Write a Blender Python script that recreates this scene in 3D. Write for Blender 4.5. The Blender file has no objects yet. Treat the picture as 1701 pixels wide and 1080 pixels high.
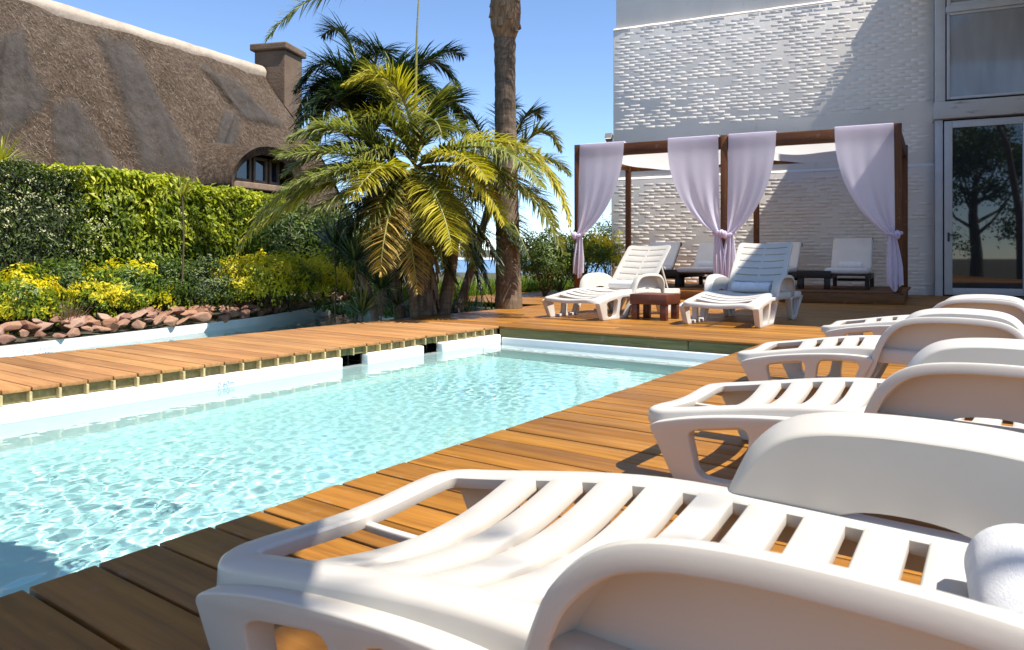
import bpy, bmesh, math, random
import numpy as np
from mathutils import Vector, Matrix, noise
from mathutils.geometry import tessellate_polygon
R = math.radians
rng = random.Random(7)
nrng = np.random.default_rng(7)
sc = bpy.context.scene
col = sc.collection

# ---------------------------------------------------------------- camera
CAM_H = 0.68
cam_d = bpy.data.cameras.new('camera')
cam = bpy.data.objects.new('camera', cam_d)
col.objects.link(cam)
cam_d.sensor_width = 36.0
cam_d.lens = 36.0 * 1200.0 / 1701.0
cam_d.shift_y = -111.0 / 1701.0
cam_d.clip_start = 0.03
cam_d.clip_end = 6000
cam_d.dof.use_dof = True
cam_d.dof.focus_distance = 3.6
cam_d.dof.aperture_fstop = 11.0
THETA = math.atan((1694 - 850.5) / 1200.0)
cam.location = (0, 0, CAM_H)
cam.rotation_euler = (R(90), 0, THETA)
sc.camera = cam

# ---------------------------------------------------------------- light
SUN = Vector((0.505, 0.030, 0.853)).normalized()      # towards the sun
world = bpy.data.worlds.new('World')
sc.world = world
world.use_nodes = True
wn = world.node_tree.nodes
wl = world.node_tree.links
bg = wn['Background']
sky = wn.new('ShaderNodeTexSky')
sky.sky_type = 'NISHITA'
sky.sun_disc = False
sky.sun_elevation = math.asin(SUN.z)
sky.sun_rotation = math.atan2(SUN.x, SUN.y)
sky.altitude = 0
sky.air_density = 0.75
sky.dust_density = 0.0
sky.ozone_density = 4.0
wl.new(sky.outputs[0], bg.inputs[0])
bg.inputs[1].default_value = 0.122
sd = bpy.data.lights.new('sun', 'SUN')
sd.energy = 4.1
sd.angle = R(0.53)
sd.color = (1.0, 0.95, 0.86)
so = bpy.data.objects.new('sun', sd)
col.objects.link(so)
so.rotation_euler = SUN.to_track_quat('Z', 'Y').to_euler()
so.location = (6, 0, 12)

vs = sc.view_settings
vs.view_transform = 'Standard'
vs.look = 'None'
vs.exposure = 1.05
vs.gamma = 1.0
vs.use_curve_mapping = False
sc.render.engine = 'CYCLES'
cy = sc.cycles
cy.use_denoising = True
try:
    cy.denoiser = 'OPENIMAGEDENOISE'
except Exception:
    pass
cy.max_bounces = 10
cy.diffuse_bounces = 4
cy.glossy_bounces = 4
cy.transmission_bounces = 8
cy.transparent_max_bounces = 12
cy.caustics_reflective = False
cy.caustics_refractive = True
cy.sample_clamp_indirect = 6.0
cy.blur_glossy = 0.5

# ---------------------------------------------------------------- helpers
def tag(o, label=None, cat=None, group=None, kind=None):
    if label: o['label'] = label
    if cat: o['category'] = cat
    if group: o['group'] = group
    if kind: o['kind'] = kind
    return o

def empty(name, loc=(0, 0, 0), rz=0.0, scale=1.0, parent=None):
    o = bpy.data.objects.new(name, None)
    o.empty_display_size = 0.1
    col.objects.link(o)
    o.location = loc
    o.rotation_euler = (0, 0, rz)
    o.scale = (scale, scale, scale) if not hasattr(scale, '__len__') else scale
    if parent: o.parent = parent
    return o

def link(name, me, parent=None, loc=(0, 0, 0), rot=(0, 0, 0)):
    o = bpy.data.objects.new(name, me)
    col.objects.link(o)
    o.location = loc
    o.rotation_euler = rot
    if parent: o.parent = parent
    return o

def copy_tree(o, parent=None):
    c = o.copy()
    col.objects.link(c)
    c.parent = parent
    for ch in list(o.children):
        copy_tree(ch, c)
    return c

class MB:
    """collects geometry for one mesh"""
    def __init__(s):
        s.v = []; s.f = []; s.n = 0; s.var = []
    def add(s, vs, fs, var=None):
        b = s.n
        s.v.extend([tuple(p) for p in vs]); s.n += len(vs)
        s.f.extend([tuple(i + b for i in f) for f in fs])
        if var is not None: s.var.extend([var] * len(vs))
        elif s.var: s.var.extend([0.5] * len(vs))
    def box(s, c, d, rot=None):
        x, y, z = d[0] / 2, d[1] / 2, d[2] / 2
        P = [Vector((sx * x, sy * y, sz * z)) for sz in (-1, 1) for sy in (-1, 1) for sx in (-1, 1)]
        if rot is not None: P = [rot @ p for p in P]
        c = Vector(c)
        s.add([p + c for p in P], [(0, 2, 3, 1), (4, 5, 7, 6), (0, 1, 5, 4), (2, 6, 7, 3), (0, 4, 6, 2), (1, 3, 7, 5)])
    def box2(s, a, b):
        s.box([(a[i] + b[i]) / 2 for i in range(3)], [abs(b[i] - a[i]) for i in range(3)])
    def tube(s, path, rad, seg=8, cap=True, sx=1.0):
        path = [Vector(p) for p in path]
        n = len(path)
        rad = rad if hasattr(rad, '__len__') else [rad] * n
        up = Vector((0.0123, 0.031, 1))
        rings = []
        prev = None
        for i, p in enumerate(path):
            t = (path[min(i + 1, n - 1)] - path[max(i - 1, 0)]).normalized()
            if prev is None:
                a = t.cross(up)
                if a.length < 0.05: a = t.cross(Vector((1, 0.1, 0)))
                a.normalize()
            else:
                a = (prev - t * prev.dot(t)).normalized()
            prev = a
            b = t.cross(a)
            rings.append([p + (a * math.cos(2 * math.pi * k / seg) * sx + b * math.sin(2 * math.pi * k / seg)) * rad[i] for k in range(seg)])
        vs_ = [q for r in rings for q in r]
        fs = [(i * seg + k, i * seg + (k + 1) % seg, (i + 1) * seg + (k + 1) % seg, (i + 1) * seg + k) for i in range(n - 1) for k in range(seg)]
        if cap:
            fs.append(tuple(range(seg))[::-1])
            fs.append(tuple((n - 1) * seg + k for k in range(seg)))
        s.add(vs_, fs)
    def sweep(s, profs, closed=True, cap=True):
        """profs: list of rings of points, equal length"""
        n = len(profs); m = len(profs[0])
        fs = []
        for i in range(n - 1):
            for k in range(m if closed else m - 1):
                k2 = (k + 1) % m
                fs.append((i * m + k, i * m + k2, (i + 1) * m + k2, (i + 1) * m + k))
        if cap and closed:
            fs.append(tuple(range(m))[::-1]); fs.append(tuple((n - 1) * m + k for k in range(m)))
        s.add([p for r in profs for p in r], fs)
    def plate(s, outline, holes, y0, y1, mapf=None):
        """extrude a 2D (x,z) polygon with holes from y0 to y1"""
        loops = [[Vector((p[0], p[1], 0)) for p in outline]] + [[Vector((p[0], p[1], 0)) for p in h] for h in holes]
        tri = tessellate_polygon(loops)
        flat = [p for l in loops for p in l]
        n = len(flat)
        mapf = mapf or (lambda x, y, z: (x, y, z))
        vs_ = [mapf(p.x, y0, p.y) for p in flat] + [mapf(p.x, y1, p.y) for p in flat]
        fs = [t for t in tri] + [(t[2] + n, t[1] + n, t[0] + n) for t in tri]
        b = 0
        for l in loops:
            m = len(l)
            for k in range(m):
                k2 = (k + 1) % m
                fs.append((b + k, b + k2, b + k2 + n, b + k + n))
            b += m
        s.add(vs_, fs)
    def grid(s, fn, nu, nv):
        vs_ = [fn(i / nu, j / nv) for j in range(nv + 1) for i in range(nu + 1)]
        fs = [(j * (nu + 1) + i, j * (nu + 1) + i + 1, (j + 1) * (nu + 1) + i + 1, (j + 1) * (nu + 1) + i) for j in range(nv) for i in range(nu)]
        s.add(vs_, fs)
    def mesh(s, name, mat=None, smooth=False, recalc=False, bevel=0, bseg=2, angle=30):
        me = bpy.data.meshes.new(name)
        me.from_pydata(s.v, [], s.f)
        if s.var:
            a = me.attributes.new('var', 'FLOAT', 'POINT')
            a.data.foreach_set('value', s.var)
        if recalc or bevel:
            bm = bmesh.new(); bm.from_mesh(me)
            if recalc: bmesh.ops.recalc_face_normals(bm, faces=bm.faces)
            if bevel:
                bmesh.ops.dissolve_limit(bm, angle_limit=R(0.5), verts=bm.verts, edges=bm.edges)
                ed = [e for e in bm.edges if len(e.link_faces) == 2 and e.calc_face_angle(0) > R(angle)]
                bmesh.ops.bevel(bm, geom=ed, offset=bevel, segments=bseg, profile=0.5, affect='EDGES', clamp_overlap=True)
            bm.to_mesh(me); bm.free()
        if mat: me.materials.append(mat)
        if smooth:
            me.polygons.foreach_set('use_smooth', [True] * len(me.polygons))
            if smooth != 'all':
                me.set_sharp_from_angle(angle=R(smooth if not isinstance(smooth, bool) else 42))
        me.validate()
        return me
    def build(s, name, mat, parent=None, **k):
        loc = k.pop('loc', (0, 0, 0)); rot = k.pop('rot', (0, 0, 0))
        return link(name, s.mesh(name, mat, **k), parent, loc, rot)

def fast_mesh(name, V, F, mat=None, var=None, smooth=False):
    """numpy arrays: V (n,3), F (m,k) -> mesh"""
    V = np.asarray(V, np.float32); F = np.asarray(F, np.int32)
    me = bpy.data.meshes.new(name)
    me.vertices.add(len(V)); me.vertices.foreach_set('co', V.ravel())
    k = F.shape[1]
    me.loops.add(F.size); me.loops.foreach_set('vertex_index', F.ravel())
    me.polygons.add(len(F))
    me.polygons.foreach_set('loop_start', np.arange(0, F.size, k, dtype=np.int32))
    me.polygons.foreach_set('loop_total', np.full(len(F), k, np.int32))
    if smooth: me.polygons.foreach_set('use_smooth', np.ones(len(F), bool))
    me.update(calc_edges=True)
    if var is not None:
        a = me.attributes.new('var', 'FLOAT', 'POINT')
        a.data.foreach_set('value', np.asarray(var, np.float32))
    if mat: me.materials.append(mat)
    return me

def chaikin(P, it=2, closed=True):
    P = [Vector((p[0], p[1])) for p in P]
    for _ in range(it):
        Q = []
        n = len(P)
        for i in range(n if closed else n - 1):
            a, b = P[i], P[(i + 1) % n]
            Q += [a * 0.75 + b * 0.25, a * 0.25 + b * 0.75]
        if not closed: Q = [P[0]] + Q + [P[-1]]
        P = Q
    return [(p.x, p.y) for p in P]

def lerp(a, b, t): return a + (b - a) * t
def ipol(x, tab):
    return float(np.interp(x, [t[0] for t in tab], [t[1] for t in tab]))
def sm(x, tab):
    """smooth interpolation through table"""
    xs = [t[0] for t in tab]
    if x <= xs[0]: return tab[0][1]
    for i in range(len(tab) - 1):
        if x <= xs[i + 1]:
            t = (x - xs[i]) / (xs[i + 1] - xs[i]); t = t * t * (3 - 2 * t)
            return lerp(tab[i][1], tab[i + 1][1], t)
    return tab[-1][1]
FWD = Vector((-math.sin(THETA), math.cos(THETA), 0)); RGT = Vector((math.cos(THETA), math.sin(THETA), 0))

# ---------------------------------------------------------------- materials
class Mat:
    def __init__(s, name):
        s.m = bpy.data.materials.new(name); s.m.use_nodes = True
        s.N = s.m.node_tree.nodes; s.L = s.m.node_tree.links
        s.p = s.N['Principled BSDF']; s.out = s.N['Material Output']
    def n(s, t, **k):
        x = s.N.new(t)
        for a, b in k.items():
            if a.startswith('i_'):
                key = a[2:]
                x.inputs[int(key) if key.isdigit() else key.replace('_', ' ')].default_value = b
            else: setattr(x, a, b)
        return x
    def set(s, **k):
        for a, b in k.items(): s.p.inputs[a.replace('_', ' ')].default_value = b
        return s
    def coords(s, out='Object', scale=(1, 1, 1), rot=(0, 0, 0)):
        tc = s.n('ShaderNodeTexCoord'); mp = s.n('ShaderNodeMapping')
        mp.inputs['Scale'].default_value = scale; mp.inputs['Rotation'].default_value = rot
        s.L.new(tc.outputs[out], mp.inputs[0])
        return mp.outputs[0]
    def noise(s, vec, scale=5, detail=4, rough=0.55, dist=0.0):
        x = s.n('ShaderNodeTexNoise'); x.inputs['Scale'].default_value = scale; x.inputs['Detail'].default_value = detail
        x.inputs['Roughness'].default_value = rough; x.inputs['Distortion'].default_value = dist
        if vec is not None: s.L.new(vec, x.inputs['Vector'])
        return x.outputs['Fac']
    def ramp(s, fac, stops, interp='LINEAR'):
        x = s.n('ShaderNodeValToRGB'); cr = x.color_ramp; cr.interpolation = interp
        while len(cr.elements) < len(stops): cr.elements.new(0.5)
        for e, (pos, c) in zip(cr.elements, stops):
            e.position = pos; e.color = (*c, 1) if len(c) == 3 else c
        s.L.new(fac, x.inputs[0])
        return x.outputs[0]
    def mix(s, a, b, fac, mode='MIX'):
        x = s.n('ShaderNodeMix', data_type='RGBA', blend_type=mode)
        for sock, val in ((x.inputs[0], fac), (x.inputs[6], a), (x.inputs[7], b)):
            if hasattr(val, 'is_linked'): s.L.new(val, sock)
            elif hasattr(val, '__len__'): sock.default_value = (*val, 1) if len(val) == 3 else val
            else: sock.default_value = val
        return x.outputs[2]
    def math(s, op, a, b=0.0):
        x = s.n('ShaderNodeMath', operation=op)
        for sock, val in ((x.inputs[0], a), (x.inputs[1], b)):
            if hasattr(val, 'is_linked'): s.L.new(val, sock)
            else: sock.default_value = val
        return x.outputs[0]
    def bump(s, h, strength=0.3, dist=0.01):
        x = s.n('ShaderNodeBump'); x.inputs['Strength'].default_value = strength; x.inputs['Distance'].default_value = dist
        s.L.new(h, x.inputs['Height']); s.L.new(x.outputs[0], s.p.inputs['Normal'])
        return s
    def color(s, sock): s.L.new(sock, s.p.inputs['Base Color']); return s
    def rough(s, sock): s.L.new(sock, s.p.inputs['Roughness']); return s

def plain(name, c, rough=0.5, var=0.06, scale=6.0, bump=0.0, **k):
    m = Mat(name); m.set(Roughness=rough, **k)
    v = m.coords('Object')
    f = m.noise(v, scale, 5)
    lo = tuple(max(0, x * (1 - var)) for x in c); hi = tuple(min(1, x * (1 + var)) for x in c)
    m.color(m.ramp(f, [(0.3, lo), (0.7, hi)]))
    if bump: m.bump(m.noise(v, scale * 12, 3), bump, 0.004)
    return m.m

def wood(name, c0, c1, c2, rough=0.42, grain=(1.2, 22, 22), spec=0.4, bump=0.12, tint=0.30):
    """boards run along local X"""
    m = Mat(name)
    oi = m.n('ShaderNodeObjectInfo')
    tc = m.n('ShaderNodeTexCoord')
    off = m.n('ShaderNodeVectorMath', operation='SCALE'); off.inputs[0].default_value = (13.1, 7.7, 3.3)
    m.L.new(oi.outputs['Random'], off.inputs['Scale'])
    ad = m.n('ShaderNodeVectorMath', operation='ADD')
    m.L.new(tc.outputs['Object'], ad.inputs[0]); m.L.new(off.outputs[0], ad.inputs[1])
    mp = m.n('ShaderNodeMapping'); mp.inputs['Scale'].default_value = grain
    m.L.new(ad.outputs[0], mp.inputs[0])
    g = m.noise(mp.outputs[0], 1.6, 8, 0.62, 0.4)
    mp2 = m.n('ShaderNodeMapping'); mp2.inputs['Scale'].default_value = (0.7, 3.0, 3.0)
    m.L.new(ad.outputs[0], mp2.inputs[0])
    b = m.noise(mp2.outputs[0], 1.3, 4)
    base = m.ramp(g, [(0.25, c0), (0.55, c1), (0.8, c2)])
    hue = m.ramp(oi.outputs['Random'], [(0.0, (0.66, 0.60, 0.60)), (0.25, (0.92, 0.84, 0.80)), (0.5, (1.0, 1.0, 1.0)), (0.75, (1.05, 0.95, 0.85)), (1.0, (1.12, 1.12, 1.0))])
    base = m.mix(base, hue, tint * 2.4 if tint * 2.4 < 1 else 1.0, 'MULTIPLY')
    blot = m.ramp(b, [(0.35, (0.78, 0.74, 0.72)), (0.62, (1.06, 1.04, 1.02))])
    base = m.mix(base, blot, 0.7, 'MULTIPLY')
    sp = m.noise(tc.outputs['Object'], 9, 6, 0.7)
    base = m.mix(base, (0.5, 0.42, 0.36), m.ramp(sp, [(0.60, (0, 0, 0)), (0.80, (0.42, 0.42, 0.42))]))
    m.color(base)
    m.rough(m.ramp(b, [(0.3, (rough - .1,) * 3), (0.7, (rough + .14,) * 3)]))
    m.set(Specular_IOR_Level=spec)
    m.bump(g, bump, 0.004)
    return m.m

M = {}
M['deck'] = wood('deck_wood', (0.18, 0.075, 0.011), (0.36, 0.160, 0.022), (0.48, 0.235, 0.040), rough=0.46, spec=0.32)
M['walk'] = wood('walkway_wood', (0.27, 0.135, 0.052), (0.42, 0.218, 0.085), (0.53, 0.30, 0.135), rough=0.60, spec=0.25)
M['fascia'] = wood('treated_timber', (0.14, 0.115, 0.045), (0.23, 0.20, 0.085), (0.33, 0.29, 0.14), rough=0.7, spec=0.2, tint=0.1)
M['joist'] = wood('pale_joist_timber', (0.38, 0.30, 0.14), (0.52, 0.43, 0.22), (0.62, 0.52, 0.30), rough=0.7, spec=0.2, tint=0.1)
M['pool'] = plain('pool_paint', (0.57, 0.88, 0.855), 0.5, 0.03, 2.0)
M['poolwall'] = plain('pool_wall_paint', (0.80, 0.81, 0.80), 0.45, 0.04, 3.0)
M['void'] = plain('dark_void', (0.02, 0.02, 0.02), 0.9)

def plastic_mat():
    m = Mat('white_resin')
    v = m.coords('Object')
    f = m.noise(v, 3, 4)
    c = m.ramp(f, [(0.3, (0.545, 0.505, 0.445)), (0.7, (0.60, 0.56, 0.50))])
    d = m.noise(v, 28, 6, 0.7)
    c = m.mix(c, (0.48, 0.43, 0.37), m.ramp(d, [(0.66, (0, 0, 0)), (0.82, (0.30, 0.30, 0.30))]))
    m.color(c)
    m.rough(m.ramp(m.noise(v, 12, 4), [(0.3, (0.30,) * 3), (0.7, (0.46,) * 3)]))
    m.set(Specular_IOR_Level=0.5)
    m.p.inputs['Subsurface Weight'].default_value = 0.0
    m.bump(m.noise(v, 160, 3), 0.04, 0.002)
    return m.m
M['resin'] = plastic_mat()

def water_mat():
    m = Mat('pool_water')
    m.N.remove(m.p)
    g = m.n('ShaderNodeBsdfRefraction' if False else 'ShaderNodeBsdfGlass')
    g.inputs['Color'].default_value = (0.90, 0.985, 0.98, 1); g.inputs['Roughness'].default_value = 0.0; g.inputs['IOR'].default_value = 1.333
    m.L.new(g.outputs[0], m.out.inputs['Surface'])
    return m.m
M['water'] = water_mat()
# ================================================================ SETTING
WL = -0.165                      # water level
PX0, PX1 = -4.24, -1.63          # main pool walls
PY1 = 5.845                      # far wall
PITCH = 0.1408
# ---- ground, one sheet to the horizon with the pools and planting left as hollows below it
def ground_mat():
    m = Mat('garden_soil')
    v = m.coords('Object')
    f = m.noise(v, 1.2, 8, 0.7)
    m.color(m.ramp(f, [(0.3, (0.045, 0.035, 0.022)), (0.55, (0.085, 0.07, 0.04)), (0.75, (0.07, 0.09, 0.03))]))
    m.set(Roughness=0.95); m.bump(m.noise(v, 14, 6), 0.6, 0.03)
    return m.m
g = MB()
def gz(x, y):
    d = max(0, math.hypot(x, y) - 18)
    return -0.95 - 0.0 * d
g.grid(lambda u, w: (lerp(-1, 1, u) * abs(lerp(-1, 1, u)) * 2500, lerp(-1, 1, w) * abs(lerp(-1, 1, w)) * 2500, -1.85), 24, 24)
tag(g.build('ground', ground_mat()), kind='structure')
# ---- sea and the far shore
m = Mat('sea_water'); v = m.coords('Object', (1, 1, 1))
m.color(m.ramp(m.noise(v, 0.05, 4), [(0.3, (0.05, 0.12, 0.22)), (0.7, (0.07, 0.16, 0.28))])); m.set(Roughness=0.25)
m.bump(m.noise(v, 0.7, 6), 0.5, 0.4)
s = MB()
DIRS = (math.sin, math.cos)
def polar(az, r, z): return (-math.sin(az) * r, math.cos(az) * r, z)
s.grid(lambda u, w: polar(lerp(-0.75, 1.25, u), lerp(55, 1500, w ** 2), -1.82), 40, 12)
sea = tag(s.build('sea', m.m), kind='structure')
m = Mat('far_shore_trees'); v = m.coords('Object')
m.color(m.ramp(m.noise(v, 0.06, 6), [(0.35, (0.055, 0.065, 0.055)), (0.7, (0.11, 0.115, 0.085))])); m.set(Roughness=0.95)
s = MB()
def shore(u, w):
    az = lerp(-0.7, 1.2, u)
    h = 11 + 3.0 * noise.noise((u * 40, 0, 0)) + 1.6 * noise.noise((u * 160, 3, 0))
    t = w
    return polar(az, 900 + 160 * t, -0.9 + (h + 2) * math.sin(min(1, t * 1.6) * math.pi / 2))
s.grid(shore, 400, 6)
tag(s.build('hill', m.m, smooth=True), kind='structure')
s = MB()
s.grid(lambda u, w: polar(lerp(-0.7, 1.2, u), 885 + 24 * w, -0.9 + 2.4 * w), 60, 1)
tag(s.build('beach', plain('beach_sand', (0.62, 0.52, 0.42), 0.9)), kind='structure')

# ---- decks: every board its own object
def board_mesh(L, W, T, mat, b=0.004):
    mb = MB(); mb.box((0, 0, -T / 2), (L, W, T))
    return mb.mesh('board', mat, bevel=b, bseg=2, smooth=40)
_bcache = {}
def board(parent, mat, x0, x1, y, W=None, T=0.022, z=0.0, vertical=False):
    L = round(x1 - x0, 3); W = W or PITCH - 0.008
    key = (mat.name, L, round(W, 4), T)
    if key not in _bcache: _bcache[key] = board_mesh(L, W, T, mat)
    o = link('board', _bcache[key], parent, ((x0 + x1) / 2, y, z + rng.uniform(-0.0012, 0.0012)), (rng.uniform(-.003, .003), 0, rng.uniform(-.0008, .0008)))
    return o
deck = empty('deck'); tag(deck, kind='structure')
y = 0.643 - PITCH * 22
rows = 0
while y < PY1 - 0.10:
    yc = y + PITCH / 2
    if True:
        cut = 2.4 if rows % 2 else 3.6
        board(deck, M['deck'], -1.68 + rng.uniform(-.004, .004), cut - .003, yc)
        if cut < 3: board(deck, M['deck'], cut, 4.8, yc)
    y += PITCH; rows += 1
yf = y
far_deck = empty('deck'); tag(far_deck, kind='structure')
k = 0
yy = yf
while yy < 15.2:
    yc = yy + PITCH / 2
    xl = -5.71 if yc < 8.9 else -8.1
    cuts = [xl, -3.2 if k % 2 else -4.4, -0.2 if k % 3 else -1.4, 4.8]
    for a, b in zip(cuts[:-1], cuts[1:]):
        board(far_deck, M['deck'] if b > -3 or yc < 7 else M['deck'], a, b - 0.004, yc)
    yy += PITCH; k += 1
walk = empty('walkway'); tag(walk, kind='structure')
y = 1.665 - PITCH * 26
while y < yf - PITCH * 0.4:
    w = PITCH - 0.008
    if y + PITCH > yf: break
    board(walk, M['walk'], -5.71 + rng.uniform(-.006, .006), -4.27 + rng.uniform(-.006, .006), y + PITCH / 2)
    y += PITCH
if yf - y > 0.03:
    board(walk, M['walk'], -5.71, -4.27, (y + yf) / 2 - .003, W=yf - y - 0.008)
# timber under the boards
def beam(parent, mat, a, b, name='beam', **k):
    mb = MB(); c = [(a[i] + b[i]) / 2 for i in range(3)]; d = [abs(b[i] - a[i]) for i in range(3)]
    mb.box((0, 0, 0), d)
    return mb.build(name, mat, parent, loc=c, bevel=0.003, bseg=1)
# walkway fascia: one dark bearer behind pale joist ends
fz0, fz1 = -0.080, -0.0245
beam(walk, M['fascia'], (-4.335, -2.0, fz0), (-4.305, yf, fz1), 'fascia_board')
beam(walk, M['fascia'], (-5.68, -2.0, fz0 - .03), (-5.65, yf, fz1), 'fascia_board')
jm = MB(); jm.box((0, 0, 0), (0.05, 0.014, fz1 - fz0 + 0.0))
jmesh = jm.mesh('joist_end', M['joist'], bevel=0.002, bseg=1)
y = 1.665 - PITCH * 14
while y < yf - 0.02:
    link('joist_end', jmesh, walk, (-4.293, y + rng.uniform(-.006, .006), (fz0 + fz1) / 2 - .0005))
    y += PITCH
# far fascia and right fascia
fx = -2.30
beam(far_deck, M['fascia'], (-4.27, PY1 + 0.012, -0.105), (fx, PY1 + 0.05, -0.0245), 'fascia_board')
beam(far_deck, M['fascia'], (fx + .006, PY1 + 0.014, -0.105), (-1.66, PY1 + 0.05, -0.0245), 'fascia_board')
beam(deck, M['fascia'], (-1.665, -2.4, -0.085), (-1.635, PY1, -0.0245), 'fascia_board')

# ---- main pool basin
basin = empty('pool'); tag(basin, kind='structure')
FZ = WL - 0.60
b = MB()
b.grid(lambda u, w: (lerp(PX0 - .15, PX1 + .1, u), lerp(-2.4, PY1 + .1, w), FZ), 4, 8)
b.build('pool_floor', M['pool'], basin)
def wall_box(name, a, c, mat=None, bev=0.012):
    mb = MB(); mb.box2(a, c)
    return mb.build(name, mat or M['poolwall'], basin, bevel=bev, bseg=3, smooth=40)
WT = -0.082
def ycol(X, u):
    k_ = (u - 850.5) / 1200.0; c_, s_ = math.cos(THETA), math.sin(THETA)
    return X * (c_ + k_ * s_) / (k_ * c_ - s_)
gaps = [(ycol(PX0, 570), ycol(PX0, 612)), (ycol(PX0, 705), ycol(PX0, 736))]
segs = [(-2.4, gaps[0][0]), (gaps[0][1], gaps[1][0]), (gaps[1][1], PY1)]
for a, c in segs:
    wall_box('pool_wall', (PX0 - 0.085, a, WL - 0.03), (PX0, c, WT))
wall_box('pool_wall', (PX0 - 0.10, -2.4, FZ - .02), (PX0 - 0.003, PY1 - .002, WL - 0.028), bev=0.004)
wall_box('pool_wall', (PX0 - 0.002, PY1, FZ - .02), (PX1 + .1, PY1 + 0.10, -0.108))
wall_box('pool_wall', (PX1, -2.4, FZ - .02), (PX1 + 0.1, PY1 - .003, -0.09))
wall_box('pool_step', (PX0 + .001, PY1 - 0.30, FZ - .01), (PX1 - .001, PY1 - .001, WL - 0.16), bev=0.02)
wall_box('overflow_channel', (PX0 - 0.42, -2.4, FZ), (PX0 - 0.40, PY1, -0.03), M['void'], 0.003)
wall_box('overflow_channel', (PX0 - 0.42, -2.4, WL - .09), (PX0 - 0.101, PY1, WL - 0.07), M['void'], 0.003)

def wave_height(X, Y, amp, rs, lmin=0.030, lmax=0.17, n=76):
    r = np.random.default_rng(rs)
    Z = np.zeros_like(X)
    for i in range(n):
        lam = math.exp(r.uniform(math.log(lmin), math.log(lmax)))
        a = r.uniform(0, 2 * math.pi) if r.random() < 0.5 else r.normal(0.9, 0.7)
        kx, ky = math.cos(a) * 2 * math.pi / lam, math.sin(a) * 2 * math.pi / lam
        ph = r.uniform(0, 2 * math.pi)
        wob = 0.6 * np.sin(X * 1.7 * r.uniform(.5, 1.5) + Y * 1.1 * r.uniform(.5, 1.5) + ph * 3)
        Z += lam ** 1.15 * np.sin(kx * X + ky * Y + ph + wob)
    return Z / Z.std() * amp
def water_sheet(name, x0, x1, y0, y1, step, ampf, seed, mat, poly=None):
    nx = int((x1 - x0) / step); ny = int((y1 - y0) / step)
    gx, gy = np.meshgrid(np.linspace(x0, x1, nx + 1), np.linspace(y0, y1, ny + 1))
    Z = WL + wave_height(gx, gy, 1.0, seed) * ampf(gx, gy)
    V = np.stack([gx, gy, Z], -1).reshape(-1, 3)
    i, j = np.meshgrid(np.arange(nx), np.arange(ny))
    a = (j * (nx + 1) + i).ravel()
    F = np.stack([a, a + 1, a + nx + 2, a + nx + 1], 1)
    me = fast_mesh(name, V, F, mat, smooth=True)
    o = link(name, me)
    tag(o, kind='structure')
    return o
def amp_main(X, Y):
    return 0.00017 + 0.00052 * np.exp(-(((X + 2.7) / .9) ** 2 + ((Y - 1.3) / 0.9) ** 2)) + 0.0003 * np.exp(-(((X + 2.9) / .6) ** 2 + ((Y - 4.2) / 0.45) ** 2))
water = water_sheet('pool_water', PX0 - .40, PX1 + .02, -1.2, PY1 + .02, 0.011, amp_main, 5, M['water'])
for o_ in basin.children: o_.cycles.is_caustics_receiver = True
water.cycles.is_caustics_caster = True
sd.cycles.is_caustics_light = True

# ================================================================ WHITE RESIN LOUNGER (local x: foot 0 -> head, y across, z up)
RAIL = [(0, .225), (.08, .232), (.20, .250), (.36, .276), (.52, .298), (.64, .307), (.8, .306), (1.2, .298), (1.80, .285)]
_rx = np.linspace(0, 1.8, 181)
_ry = np.interp(_rx, [t[0] for t in RAIL], [t[1] for t in RAIL])
for _ in range(3): _ry = np.convolve(np.pad(_ry, 5, 'reflect', reflect_type='odd'), np.ones(11) / 11, 'valid')
def rz(x): return float(np.interp(x, _rx, _ry))
SLAT_IN = 0.284
def dip(y, d=0.055):
    t = min(1, abs(y) / SLAT_IN); return -d * (1 - t * t) ** 1.15
def rounded_profile(w, h, r, top=0.0, n=3):
    """ring in (a,b): a across -w/2..w/2, b 0..-h"""
    P = []
    for cx, cy, a0 in ((w / 2 - r, -r, 0), (-w / 2 + r, -r, 90), (-w / 2 + r, -h + r, 180), (w / 2 - r, -h + r, 270)):
        for k in range(n + 1):
            a = R(a0 + 90 * k / n); P.append((cx + r * math.cos(a), cy + r * math.sin(a)))
    return P
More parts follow.
